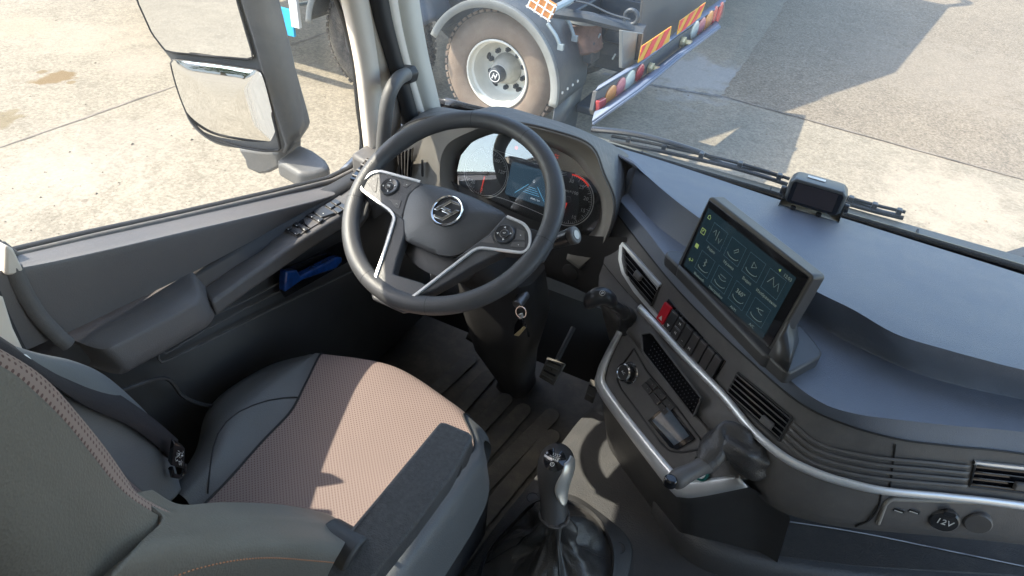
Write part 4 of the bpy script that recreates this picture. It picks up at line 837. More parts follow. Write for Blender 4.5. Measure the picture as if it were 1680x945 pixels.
# switch bank: a hazard switch and seven rockers
bank = [(1095, 494), (1190, 590), (1172, 622), (1080, 522)]
onprism(fbv, [(1098, 490), (1192, 593), (1172, 624), (1079, 520)], 0.0005, 0.002, 'switch_frame', 'gloss', DB, bevel=0.0008)
def bl2(q, s, t):
    a = (q[0][0]*(1-s)+q[1][0]*s, q[0][1]*(1-s)+q[1][1]*s); b = (q[3][0]*(1-s)+q[2][0]*s, q[3][1]*(1-s)+q[2][1]*s)
    return (a[0]*(1-t)+b[0]*t, a[1]*(1-t)+b[1]*t)
def cell(s0, s1, t0, t1, name, mat, mark=None):
    q = [bl2(bank, s, t) for s, t in ((s0, t0), (s1, t0), (s1, t1), (s0, t1))]
    o = onprism(fbv, q, 0.002, 0.006, name, mat, DB, bevel=0.0012)
    q0 = ON(fbv, *q[0]); q1 = ON(fbv, *q[1])[0]; q3 = ON(fbv, *q[3])[0]; u = (q1-q0[0]); v_ = (q0[0]-q3)
    nn = sum((ON(fbv, *p)[1] for p in q), V((0, 0, 0))).normalized()
    c = sum((ON(fbv, *p)[0] for p in q), V((0, 0, 0)))/4+nn*0.0083
    if mat != 'red':
        e = G(); a = ON(fbv, *q[3])[0]+nn*0.0083; b = ON(fbv, *q[2])[0]+nn*0.0083; e.tube([a.lerp(b, .1)+v_*0.04, a.lerp(b, .9)+v_*0.04], 0.0004, 4); e.tube([a.lerp(b, .1)+v_*0.94, a.lerp(b, .9)+v_*0.94], 0.0003, 4); e.obj('edge_line', 'silver_dark', o)
    if mark: text(mark, c-v_*0.28 if t1-t0 > 0.6 else c, u, v_, 0.008 if mat != 'red' else 0.012, 'switch_symbol', 'white', o)
    return o
N8 = 8
cell(0.005, 0.118, 0.02, 0.98, 'hazard_switch', 'red', '▲')
for k in range(1, 8):
    s0 = k/8+0.006; s1 = (k+1)/8-0.006
    if k == 2: cell(s0, s1, 0.02, 0.49, 'rocker_switch', 'plastic_smooth', 'H'); cell(s0, s1, 0.51, 0.98, 'rocker_switch', 'plastic_smooth', 'H')
    else: cell(s0, s1, 0.02, 0.98, 'rocker_switch', 'plastic_smooth', {1: '▼', 3: '−', 4: 'M'}.get(k))
# ------------------------------------------------------------------ radio and climate panel
RP = [P(990, 640, z=0.435), P(1110, 790, z=0.435), P(1120, 650, z=0.556)]
rn = (RP[1]-RP[0]).cross(RP[2]-RP[0]).normalized(); rn = rn if rn.z > 0 else -rn
def RPp(px, py, off=0.0): return P(px, py, pl=(RP[0]+rn*off, rn))
outl = [(1030, 545), (1018, 552), (1000, 585), (988, 608), (987, 622), (993, 640), (1040, 700), (1100, 784), (1118, 800), (1135, 803), (1222, 786), (1196, 752), (1150, 692), (1100, 635), (1062, 590)]
g = G(); g.prism([RPp(*p) for p in outl], -rn*0.05); rp = g.obj('centre_panel', 'plastic', DB, bevel=0.004, seg=3)
inn = [(1040, 572), (1020, 600), (1012, 622), (1020, 640), (1050, 680), (1085, 728), (1098, 740), (1118, 742), (1152, 736), (1150, 722), (1110, 668), (1060, 608)]
g = G(); g.tube(arc([RPp(*p, 0.001) for p in inn], 70, closed=True), 0.0022, 6, closed=True); g.obj('panel_step', 'plastic_dark', rp, ang=60)
oo = [(1012, 542), (992, 580), (979, 610), (979, 640), (1024, 706), (1098, 803), (1120, 816), (1150, 815), (1226, 800)]
ii = [(1022, 546), (1003, 585), (994, 612), (996, 632), (1040, 692), (1110, 776), (1127, 786), (1150, 786), (1213, 779)]
A = catm([RPp(*p, -0.002) for p in oo], 70); B = catm([RPp(*p, 0.003) for p in ii], 70)
g = G(); g.grid([A, [a.lerp(b, .35)+rn*.004 for a, b in zip(A, B)], [a.lerp(b, .75)+rn*.006 for a, b in zip(A, B)], B]); g.obj('panel_trim', 'silver', rp, ang=60, solid=0.003)
A2 = catm([RPp(*p, -0.004) for p in oo]+[P(1262, 824, z=.494), P(1295, 843, z=.492)], 90); g = G(); g.grid([A2, [a+V((0.012, 0.03, -0.05)) for a in A2], [a+V((0.05, 0.10, -0.32)) for a in A2]]); g.obj('panel_side', 'plastic_dark', DB, ang=60)
# knob
kc = RPp(1034, 612, 0.0); g = G(); g.lathe(kc, rn, [(0.0215, 0), (0.0215, 0.004), (0.0185, 0.006), (0.018, 0.020), (0.016, 0.022), (0, 0.022)], 36); kb = g.obj('volume_knob', 'plastic_smooth', rp, ang=35)
g = G(); g.lathe(kc+rn*0.0205, rn, [(0.0185, -0.002), (0.019, 0.002), (0.0165, 0.0035), (0.0155, 0.0015)], 36); g.obj('knob_ring', 'chrome', kb, ang=60)
g = G(); g.lathe(kc, rn, [(0.0235, 0), (0.0235, 0.003), (0.0215, 0.004)], 36); g.obj('knob_base_ring', 'chrome', kb, ang=60)
ru = (RPp(1110, 720)-RPp(1050, 640)).normalized(); rv = rn.cross(ru)
text('AC', kc+rn*0.0227, ru, rv, 0.008, 'knob_symbol', 'silver', kb)
# six buttons
bt = [(1052, 632), (1068, 618), (1110, 668), (1092, 684)]   # quad: left-low, left-high, right-high, right-low
for i in range(3):
    for j in range(2):
        s0, s1 = i/3+0.02, (i+1)/3-0.02; t0, t1 = j/2+0.03, (j+1)/2-0.03
        def bb(s, t):
            a = (bt[0][0]*(1-s)+bt[3][0]*s, bt[0][1]*(1-s)+bt[3][1]*s); b = (bt[1][0]*(1-s)+bt[2][0]*s, bt[1][1]*(1-s)+bt[2][1]*s); return (a[0]*(1-t)+b[0]*t, a[1]*(1-t)+b[1]*t)
        q = [bb(s0, t0), bb(s1, t0), bb(s1, t1), bb(s0, t1)]
        g = G(); g.prism([RPp(a, b, 0.001) for a, b in q], rn*0.004); bo = g.obj('button', 'plastic_smooth', rp, bevel=0.0012)
        a = RPp(*bb(s1-.03, t0+.08), 0.0054); b = RPp(*bb(s1-.03, t1-.08), 0.0054); g = G(); g.tube([a, b], 0.0006, 5); g.obj('button_edge', 'chrome', bo)
        a = RPp(*bb((s0+s1)/2, t0+.14), 0.0054); b = RPp(*bb((s0+s1)/2, t1-.22), 0.0054); g = G(); g.tube([a, b], 0.0006, 5); g.obj('button_mark', 'silver_dark', bo)
g = G(); g.prism([RPp(*p, 0.001) for p in ((1064, 690), (1096, 661), (1142, 720), (1112, 738), (1100, 734))], rn*0.003); ds = g.obj('climate_display', 'gloss', rp, bevel=0.001)
MAT['lcd'] = M('grey blue lcd glass', (0.10, 0.13, 0.17), 0.08, coat=0.8, var=0.25, vscale=30)
g = G(); g.prism([RPp(*p, 0.0042) for p in ((1070, 690), (1095, 667), (1131, 715), (1106, 731))], rn*0.0006); g.obj('display_glass', 'lcd', ds)
# slot tray above it
tr = [(1062, 551), (1078, 548), (1160, 655), (1147, 686), (1064, 580)]
bb2 = bvh_of(BEL)
q = [ON(bbv, *p)[0] for p in tr]
trn = V((-0.45, -0.72, 0.55)).normalized()
g = G(); g.prism([p+trn*0.019 for p in q], trn*0.003); ty_ = g.obj('storage_slot', 'gloss', DB, bevel=0.001)
q = [p+trn*.013 for p in q]
g = G(); qq = arc([p+trn*0.009 for p in q], 50, closed=True); g.tube(qq, 0.0022, 6, closed=True); g.obj('slot_rim', 'plastic', ty_, ang=60)
for i in range(20):
    t = 0.10+0.045*i
    for s in (0.2, 0.4, 0.6, 0.8):
        a = q[1].lerp(q[2], t); b = q[4].lerp(q[3], t)
        if t < 0.98: g = G() if (i == 0 and s == 0.2) else g; g.ell(a.lerp(b, s)+trn*0.0095, 0.0012, .0012, .0010, n=6, m=4)
g.obj('slot_mat', 'plastic_smooth', ty_, ang=60)
None and text('▤', q[0].lerp(q[1], .5).lerp(q[4], .35)+trn*0.0105, ru, rv, 0.010, 'slot_symbol', 'silver', ty_)
# sockets in the passenger side
def onb(px, py, lift=0.0):
    p, n_ = ON(bbv, px, py); return p+n_*lift, n_
q = [onb(*p) for p in ((1440, 858), (1452, 826), (1462, 818), (1600, 823), (1720, 832), (1720, 885), (1560, 873))]
nb_ = V((0.08, -1, 0.12)).normalized()
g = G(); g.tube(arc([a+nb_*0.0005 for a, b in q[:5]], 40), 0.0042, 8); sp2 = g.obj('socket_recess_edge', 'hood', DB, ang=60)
for px in (1474, 1499):
    c, n_ = onb(px, 836+(px-1474)*0.06); n_ = nb_; u = V((1, 0.10, 0)).normalized(); v_ = n_.cross(u); R3 = Matrix((u, v_, n_)).transposed()
    g = G(); g.prism(rrect(c+n_*0.001, u, v_, 0.019, 0.009, 0.002), n_*0.002); us = g.obj('usb_port', 'silver_dark', DB)
    g = G(); g.prism(rrect(c+n_*0.0032, u, v_, 0.016, 0.006, 0.001), n_*0.0003); g.obj('port_opening', 'seal', us)
    g = G(); g.box(c+n_*0.0038-v_*0.001, (0.013, 0.0015, 0.0006), R3); g.obj('port_tongue', 'white', us)
c, n_ = onb(1548, 849); g = G(); g.lathe(c, nb_, [(0.023, 0), (0.023, 0.008), (0.020, 0.011), (0, 0.0115)], 32); so_ = g.obj('power_socket', 'plastic_smooth', DB, ang=35)
g = G(); g.prism(rrect(c+nb_*0.003+V((0, 0, 0.021)), V((1, 0.1, 0)), V((0, 0, 1)), 0.018, 0.012, 0.004), nb_*0.008); g.obj('cap_tab', 'plastic_smooth', so_, bevel=0.001)
text('12V', c+nb_*0.0122, V((1, 0.12, 0)), V((0, 0.1, 1)), 0.0165, 'socket_lettering', 'white', so_)
c, n_ = onb(1603, 853); g = G(); g.lathe(c, nb_, [(0.021, -.004), (0.021, 0.009), (0.019, 0.011), (0, 0.011)], 32); g.obj('blank_cap', 'plastic', DB, ang=35)
# tray under the passenger side
MAT['tray'] = M('ribbed tray mat', (0.055, 0.050, 0.047), 0.7, bump=0.8, bscale=260, var=0.1, dust=0.1)
tm = [P(a, b, z=0.245) for a, b in ((1120, 815), (1180, 770), (1280, 830), (1400, 850), (1700, 880), (1950, 900), (1950, 990), (1660, 945), (1400, 930), (1260, 912), (1175, 880))]
g = G(); g.prism(tm, V((0, 0, -0.02))); ty2 = g.obj('storage_tray', 'tray', DB, bevel=0.004)
g = G(); g.tube(catm([P(a, b, z=0.2475) for a, b in ((1146, 841), (1250, 850), (1400, 872), (1540, 900), (1690, 931))], 30), 0.0018, 6); g.obj('mat_edge', 'silver_dark', ty2, ang=60)
lp = catm([P(a, b, z=0.236) for a, b in ((1096, 800), (1120, 838), (1160, 880), (1215, 905), (1290, 922), (1400, 938), (1560, 955), (1720, 975))], 50)
g = G(); g.grid([[p+V((0, .03, 0.005)) for p in lp], [p+V((-0.004, -.004, 0.010)) for p in lp], [p+V((-0.014, -.022, 0.004)) for p in lp], [p+V((-.02, -.032, -.02)) for p in lp], [p+V((-0.015, -.02, -.09)) for p in lp]]); g.obj('tray_lip', 'tunnel', ty2, ang=60)
# ------------------------------------------------------------------ knee panel below the cluster and left corner
g = G(); g.grid(loft([[V((-1.02, .32, .69)), V((-.8, .31, .67)), V((-.6, .29, .655)), V((-.45, .285, .66)), V((-.335, .29, .69))],
                      [V((-1.02, .35, .60)), V((-.8, .33, .58)), V((-.6, .31, .57)), V((-.45, .30, .58)), V((-.315, .28, .62))],
                      [V((-1.02, .42, .50)), V((-.8, .36, .47)), V((-.6, .35, .46)), V((-.45, .33, .47)), V((-.29, .29, .48))],
                      [V((-1.02, .56, .45)), V((-.8, .50, .40)), V((-.6, .50, .40)), V((-.45, .48, .42)), V((-.27, .42, .42))]], 30, 16))
kn = g.obj('knee_panel', 'plastic_dark', DB, ang=60); kbv = bvh_of(g)
c, n_ = ON(kbv, 936, 446); g = G(); g.lathe(c, n_, [(0.022, -0.002), (0.022, 0.002), (0.020, 0.003), (0.0, 0.003)], 28); g.obj('blank_cap', 'plastic_dark', kn, ang=35)
# left corner of the dash
g = G(); g.prism([(-1.035, .20, .728), (-.96, .18, .728), (-.93, .50, .735), (-1.0, .55, .735), (-1.035, .5, .735)], V((0, 0, -.16))); lc = g.obj('corner_panel', 'plastic', DB, bevel=0.01, seg=3)
q = [P(*p, z=0.7625) for p in ((585, 290), (598, 282), (606, 268), (596, 268), (578, 283))]
q = [P(*p, z=0.729) for p in ((575, 296), (603, 262), (613, 268), (588, 300))]
g = G(); g.prism(q, V((0, 0, 0.006))); cv = g.obj('corner_vent', 'gloss', lc)
for k in range(4):
    t = (k+.5)/4; g = G(); g.tube([q[0].lerp(q[1], t)+V((0, 0, .008)), q[3].lerp(q[2], t)+V((0, 0, .008))], 0.0022, 5); g.obj('slat', 'plastic', cv)
# ================================================================== INSTRUMENT CLUSTER (parts of the dashboard)
O_ = [(672, 345, 0.270), (650, 290, 0.270), (640, 250, 0.290), (650, 222, 0.300), (674, 202, 0.300), (720, 192, 0.290), (775, 194, 0.270), (840, 201, 0.250), (905, 215, 0.245), (968, 239, 0.245), (990, 285, 0.250), (1008, 338, 0.270), (990, 400, 0.290), (950, 440, 0.300)]
I_ = [(765, 352, 0.290), (728, 320, 0.290), (722, 270, 0.290), (734, 236, 0.290), (768, 216, 0.280), (800, 207, 0.270), (850, 213, 0.265), (905, 231, 0.265), (953, 253, 0.265), (975, 287, 0.270), (997, 332, 0.285), (990, 385, 0.295), (965, 410, 0.300), (930, 425, 0.300)]
FP = (V((-0.58, 0.365, 0.77)), V((0, -math.cos(math.radians(20)), math.sin(math.radians(20)))))
def FPp(px, py, off=0.0): return P(px, py, pl=(FP[0]+FP[1]*off, FP[1]))
F_ = [(790, 345), (755, 318), (750, 280), (756, 255), (775, 232), (805, 219), (850, 222), (905, 240), (945, 262), (966, 290), (986, 322), (984, 362), (965, 388), (935, 402)]
B_ = [(640, 345, 0.500), (628, 280, 0.500), (632, 240, 0.500), (648, 214, 0.500), (668, 190, 0.500), (715, 178, 0.480), (768, 184, 0.460), (820, 177, 0.440), (880, 192, 0.440), (945, 212, 0.460), (1012, 244, 0.480), (1034, 268, 0.500), (1034, 330, 0.500), (1010, 380, 0.500)]
rO, rI, rF, rB = catm(PY(O_), 90), catm(PY(I_), 90), catm([FPp(*p) for p in F_], 90), catm(PY(B_), 90)
g = G(); g.grid([rB, lerpl(rB, rO, .6), lerpl(rB, rO, .95), rO]); hood = g.obj('cluster_hood', 'plastic', DB, ang=50, solid=0.004)
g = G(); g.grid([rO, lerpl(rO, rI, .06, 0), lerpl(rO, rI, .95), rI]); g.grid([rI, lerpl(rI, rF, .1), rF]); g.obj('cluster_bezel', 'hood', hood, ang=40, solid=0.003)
MAT['gauge_face'] = M('instrument face', (0.018, 0.019, 0.022), 0.35, var=0.05)
g = G(); g.prism([FPp(*p, -0.004) for p in [(770, 350)]+F_[1:-1]+[(940, 405), (860, 385)]], -FP[1]*0.01); cf = g.obj('cluster_face', 'gauge_face', DB)
fu = V((1, 0, 0)); fv = FP[1].cross(fu); 
def ringf(c, r0, r1, a0, a1, name, mat, parent, off=0.001, th=0.0008, n=48):
    g = G(); A = [math.radians(a0+(a1-a0)*i/n) for i in range(n+1)]
    g.grid([[c+FP[1]*off+fu*math.cos(a)*r+fv*math.sin(a)*r for a in A] for r in (r0, r1)]); return g.obj(name, mat, parent, solid=th, off=1)
def gauge(px, py, R0, nums, unit, a0, a1, name, red=None, nticks=36):
    c = FPp(px, py, -0.003)
    g = G(); g.lathe(c, FP[1], [(R0, 0.0), (R0, 0.0015), (0, 0.0015)], 48, up=(0, 0, 1)); ga = g.obj(name, 'gauge_face', DB, ang=30)
    ringf(c, R0*0.965, R0, -250, 90, 'gauge_ring', 'white', ga, 0.0025)
    ringf(c, R0*0.90, R0*0.915, -250, 60, 'gauge_ring', 'white', ga, 0.0025)
    g = G()
    for i in range(nticks+1):
        a = math.radians(a0+(a1-a0)*i/nticks); L_ = 0.12 if i % 4 == 0 else 0.06
        d = fu*math.cos(a)+fv*math.sin(a); p0 = c+d*R0*0.9+FP[1]*0.003; g.tube([p0, p0-d*R0*L_], 0.00075 if i % 4 == 0 else 0.00045, 4)
    g.obj('gauge_ticks', 'white', ga)
    for i, s in enumerate(nums):
        a = math.radians(a0+(a1-a0)*i/(len(nums)-1)); text(s, c+(fu*math.cos(a)+fv*math.sin(a))*R0*0.69+FP[1]*0.003, fu, fv, R0*0.20, 'gauge_number', 'white', ga)
    text(unit, c+fv*R0*0.30+FP[1]*0.003, fu, fv, R0*0.17, 'gauge_unit', 'white', ga)
    if red: ringf(c, R0*0.90, R0*0.955, red[0], red[1], 'red_zone', 'needle', ga, 0.0035)
    d = (fu*math.cos(math.radians(a0))*1.0+fv*math.sin(math.radians(a0)))
    g = G(); g.tube([c+FP[1]*0.006-d*R0*0.0, c+FP[1]*0.006+d*R0*0.80], [0.0022, 0.0009], 6); g.obj('needle', 'needle', ga)
    g = G(); g.lathe(c, FP[1], [(0.008, 0.002), (0.0075, 0.010), (0.005, 0.012), (0, 0.012)], 24); g.obj('needle_hub', 'plastic_smooth', ga, ang=40)
    return ga
gauge(933, 327, 0.064, ['5', '10', '15', '20', '25', '30'], 'rpm×100', -95+0, 95, 'rev_counter', red=(48, 96))
gauge(798, 284, 0.062, ['0', '20', '40', '60', '80', '100', '120'], 'km/h', -92, -340, 'speedometer')
sc = [FPp(*p, 0.0) for p in ((829, 262), (897, 276), (915, 340), (820, 305))]
MAT['dim_lcd'] = M('dim screen', (0.015, 0.020, 0.028), 0.2, coat=0.3, var=0.1, emit=(0.03, 0.06, 0.09), estr=0.3)
cs_ = FPp(868, 302, 0.0)
g = G(); g.prism(rrect(cs_, fu, fv, 0.112, 0.083, 0.004), FP[1]*0.002); cs = g.obj('cluster_screen', 'dim_lcd', DB)
MAT['cyan_glow'] = M('blue screen lines', (0.05, 0.15, 0.25), 0.5, emit=(0.15, 0.5, 0.8), estr=0.35)
for k in range(4):
    g = G(); a = cs_+FP[1]*0.003+fv*(-0.006-0.005*k)+fu*(0.012); g.tube([a-fu*(0.010+0.004*k), a+fu*(0.010+0.004*k)], 0.0004, 4); g.obj('screen_line', 'cyan_glow', cs)
g = G(); g.tube([cs_+FP[1]*0.003+fv*0.000+fu*0.0, cs_+FP[1]*0.003+fv*-0.030-fu*0.03], 0.0005, 4); g.tube([cs_+FP[1]*0.003+fv*0.000+fu*0.024, cs_+FP[1]*0.003+fv*-0.030+fu*0.050], 0.0005, 4); g.obj('screen_line', 'cyan_glow', cs)
text('0', cs_+FP[1]*0.003+fv*0.010+fu*0.012, fu, fv, 0.012, 'screen_digit', 'whiteglow', cs)
text('0000,1 km', cs_+FP[1]*0.003-fv*0.031+fu*0.026, fu, fv, 0.006, 'screen_text', 'whiteglow', cs)
for (px, py) in ((847, 243), (913, 257)):
    text('●' if px < 900 else '⇆', FPp(px, py, 0.0), fu, fv, 0.012, 'warning_light', 'needle', cf)
g = G(); g.tube(catm([FPp(*p, 0.0) for p in ((805, 243), (830, 252), (860, 262), (900, 275), (925, 283))], 20), 0.0008, 4); g.tube(catm([FPp(*p, 0.0) for p in ((775, 322), (810, 322), (850, 335), (890, 352), (925, 370))], 20), 0.0008, 4); g.obj('face_line', 'white', cf)
g = G(); ln = [FPp(*p, 0.018) for p in F_]; g.v += ln; g.f.append(tuple(range(len(ln)))); g.obj('cluster_lens', 'lens', DB)
# left slot and vent beside the cluster
c = P(693, 276, y=0.275); g = G(); g.box(c, (0.004, 0.004, 0.045)); g.obj('card_slot', 'seal', hood)
q = [P(*p, y=0.265) for p in ((652, 252), (675, 244), (672, 292), (655, 288))]; g = G(); g.prism(q, V((0, 0.01, 0))); v3 = g.obj('side_vent', 'gloss', hood)
for k in range(4):
    t = (k+.5)/4; g = G(); g.tube([q[0].lerp(q[1], t)+V((0, -.004, 0)), q[3].lerp(q[2], t)+V((0, -.004, 0))], 0.002, 5); g.obj('slat', 'plastic', v3)
# ================================================================== STEERING WHEEL
WC = CAMP + 1.37*(RM @ _cd(738.5, 339.6))
_t = math.radians(57.4); _yw = -0.075
WN = V((math.sin(_yw)*math.cos(_t), -math.cos(_yw)*math.cos(_t), math.sin(_t)))
WU = WN.cross(V((0, 0, 1))); WU = (-WU if WU.x < 0 else WU).normalized(); WV = WN.cross(WU).normalized()
def WP(px, py, off=0.0): return P(px, py, pl=(WC+WN*off, WN))
ST = thing('steering_wheel', WC, 'dark leather steering wheel with silver edged spokes and round chrome emblem', 'steering wheel')
RR, rr_ = 0.2118, 0.0184
g = G()
N = 120
pts = [WC+WU*math.cos(2*math.pi*i/N)*RR+WV*math.sin(2*math.pi*i/N)*RR for i in range(N)]
rad = []
for i in range(N):
    a = math.degrees(2*math.pi*i/N) % 360; r = rr_
    for a0 in (25, 155): r += 0.0018*math.exp(-((a-a0)/9)**2)
    rad.append(r)
g.tube(pts, rad, 24, closed=True, up=WN, flat=0.92); rim = g.obj('rim', 'leather', ST, ang=180)
# seams across the rim and the stitching inside it
for a in (72, 2, 108, 197, 290, 250):
    t = math.radians(a); c = WC+WU*math.cos(t)*RR+WV*math.sin(t)*RR; d = WU*math.cos(t)+WV*math.sin(t)
    g = G(); g.tube([c+d*math.cos(s)*0.0179+WN*math.sin(s)*0.0166 for s in [2*math.pi*k/24 for k in range(24)]], 0.0007, 5, closed=True); g.obj('rim_seam', 'seal', rim, ang=180)
g = G()
for a0, a1 in ((108, 180), (180, 250), (20, 72), (72, 108)):
    n_ = int((a1-a0)*1.3)
    for k in range(n_):
        t = math.radians(a0+(a1-a0)*k/n_); c = WC+(WU*math.cos(t)+WV*math.sin(t))*(RR-0.0166)-WN*0.0015; tg = (-WU*math.sin(t)+WV*math.cos(t)); g.tube([c-tg*.0006+WN*.005, c+tg*.0012-WN*.004], 0.0006, 4)
g.obj('rim_stitching', 'piping', rim)
# hub pad
hub = [(697, 302), (733, 309), (770, 321), (805, 337), (829, 352), (822, 366), (800, 386), (770, 408), (746, 419), (718, 417), (688, 405), (662, 391), (656, 371), (658, 342), (668, 315), (681, 303)]
hr = catm([WP(*p, 0.004) for p in hub], 80, closed=True); hc = sum(hr, V((0, 0, 0)))/80
def pil(ring, c, h, nr=9, e=2.4):
    rows = []
    for k in range(nr+1):
        f = 1-k/nr*0.999; rows.append([c+(q-c)*f+WN*h*(1-f**e) for q in ring])
    return rows
g = G(); g.grid([[q-WN*0.03+(hc-q)*0.12 for q in hr], [q-WN*0.004 for q in hr]]+pil(hr, hc, 0.020), cu=True); hp = g.obj('hub_pad', 'leather', ST, ang=60)
cl = [WP(*p, 0.0195) for p in ((658, 352), (700, 372), (745, 388), (785, 397), (812, 378))]
lower = [(655, 378), (662, 395), (690, 412), (718, 424), (746, 427), (775, 414), (800, 396), (790, 430), (770, 452), (740, 458), (700, 446), (668, 420)]
lr = catm([WP(*p, -0.02) for p in lower], 60, closed=True); lc_ = sum(lr, V((0, 0, 0)))/60
g = G(); g.grid([[q-WN*0.05+(lc_-q)*.3 for q in lr]]+pil(lr, lc_, 0.008), cu=True); g.obj('hub_lower_cover', 'plastic_dark', ST, ang=60)
# spokes
def wprism(px, off, th, name, mat, parent, bevel=0.002, seg=2):
    g = G(); g.prism([WP(*p, off) for p in px], -WN*th); return g.obj(name, mat, parent, bevel=bevel, seg=seg)
sl = wprism([(695, 300), (660, 291), (624, 280), (608, 284), (590, 303), (594, 313), (610, 326), (645, 349), (660, 360), (672, 320)], 0.010, 0.032, 'spoke', 'leather', ST, 0.005, 3)
wprism([(594, 312), (606, 332), (600, 352), (586, 370), (576, 350), (578, 322)], -0.004, 0.016, 'spoke_root', 'leather', sl, 0.005, 3)
srr = wprism([(829, 352), (858, 365), (870, 378), (870, 408), (860, 416), (786, 407), (745, 424), (800, 384)], 0.010, 0.030, 'spoke', 'leather', ST, 0.005, 3)
wprism([(868, 374), (888, 380), (908, 372), (915, 350), (905, 400), (890, 425), (862, 432), (835, 440), (860, 415)], -0.004, 0.016, 'spoke_root', 'leather', srr, 0.005, 3)
low = wprism([(645, 348), (613, 458), (620, 471), (667, 492), (678, 488), (702, 468), (688, 462), (645, 449), (651, 425), (664, 385), (664, 360)], 0.010, 0.026, 'lower_spoke', 'leather', ST, 0.003, 3)
wprism([(678, 488), (783, 407), (800, 405), (830, 410), (800, 424), (770, 440), (735, 462), (705, 478)], 0.009, 0.028, 'lower_spoke', 'leather', ST, 0.003, 3)
wprism([(605, 462), (668, 496), (690, 492), (720, 500), (660, 512), (610, 490)], -0.004, 0.012, 'spoke_root', 'leather', low, 0.004, 2)
# silver edging as a flat ribbon
sv = [(690, 298), (660, 290), (624, 280.5), (609, 284), (600, 292), (591, 302), (593, 311), (610, 324), (640, 345), (648, 357), (640, 383), (628, 420), (615, 457), (617, 466), (625, 473), (665, 490.5), (673, 490), (685, 481), (730, 446), (777, 410), (787, 406), (820, 410), (858, 415), (867, 409), (870, 395), (869, 380), (860, 367), (832, 355)]
pl_ = []
for i in range(len(sv)): pl_.append(WP(*sv[i], 0.012))
# gentle rounding of the corners
q = arc(pl_, 160)
for _ in range(2): q = [q[0]]+[(q[i-1]+q[i]*2+q[i+1])/4 for i in range(1, len(q)-1)]+[q[-1]]
g = G(); r1 = []; r2 = []; r3 = []; r4 = []
for i, p in enumerate(q):
    a = q[max(0, i-1)]; b = q[min(len(q)-1, i+1)]; t = (b-a).normalized(); s_ = t.cross(WN)
    r1.append(p+s_*0.0032-WN*.001); r2.append(p+s_*0.0022+WN*.002); r3.append(p-s_*0.0022+WN*.002); r4.append(p-s_*0.0032-WN*.001)
g.grid([r1, r2, r3, r4]); g.obj('silver_edging', 'silver', ST, ang=30)
# control pods
def pod(poly, c, name, flip):
    pd = wprism(poly, 0.0095, 0.008, 'control_pod', 'plastic', ST, 0.0015)
    cc = WP(*c, 0.0095)
    g = G(); g.lathe(cc, WN, [(0.0205, 0), (0.0205, 0.003), (0.018, 0.005), (0.0155, 0.004), (0.0085, 0.003), (0.0080, 0.0045), (0.0068, 0.006), (0, 0.0062)], 36, up=WV); kp = g.obj('control_pad', 'plastic_smooth', pd, ang=35)
    g = G(); g.tube([cc+WN*.0045+(WU*math.cos(t)+WV*math.sin(t))*0.0084 for t in [2*math.pi*k/28 for k in range(28)]], 0.0006, 5, closed=True); g.obj('pad_ring', 'silver_dark', kp)
    text('OK' if flip else '⏎', cc+WN*.0066, WU, WV, 0.006, 'pad_symbol', 'white', kp)
    for k, s in enumerate(('▲', '▶', '▼', '◀')):
        a = math.radians(90-90*k+20); text(s, cc+WN*.0052+(WU*math.cos(a)+WV*math.sin(a))*0.0132, WU, WV, 0.0045, 'pad_symbol', 'white', kp)
    return pd
def c1(l): return [(550+a/2.553, 160+b/2.553) for a, b in l]
lp_ = pod(c1([(360, 360), (290, 340), (200, 318), (155, 325), (118, 368), (128, 380), (262, 472), (275, 470), (290, 400), (315, 375)]), (639.7, 307), 'l', True)
rp_ = pod(c1([(722, 503), (770, 528), (800, 560), (803, 628), (788, 640), (600, 614), (660, 570)]), (828, 385), 'r', False)
def loopline(poly, off, name, parent, mat='piping', r=0.0007):
    g = G(); g.tube(arc([WP(*p, off) for p in poly], 30, closed=True), r, 5, closed=True); return g.obj(name, mat, parent, ang=180)
for pl2, par, t_ in ((c1([(138, 358), (180, 335), (172, 395), (165, 398)]), lp_, '−'), (c1([(290, 352), (322, 360), (300, 378), (284, 372)]), lp_, '+'), (c1([(225, 425), (278, 432), (268, 466), (258, 464)]), lp_, '↶'),
                   (c1([(608, 606), (655, 575), (668, 612)]), rp_, ''), (c1([(762, 550), (795, 562), (796, 600), (750, 595)]), rp_, '◂'), (c1([(740, 605), (796, 608), (794, 630), (735, 625)]), rp_, '◂')):
    g = G(); g.prism([WP(*p, 0.0098) for p in pl2], WN*0.0012); b_ = g.obj('control_button', 'plastic', par, bevel=0.0008)
    if t_: text(t_, sum([WP(*p, 0.0114) for p in pl2], V((0, 0, 0)))/len(pl2), WU, WV, 0.006, 'button_symbol', 'white', b_)
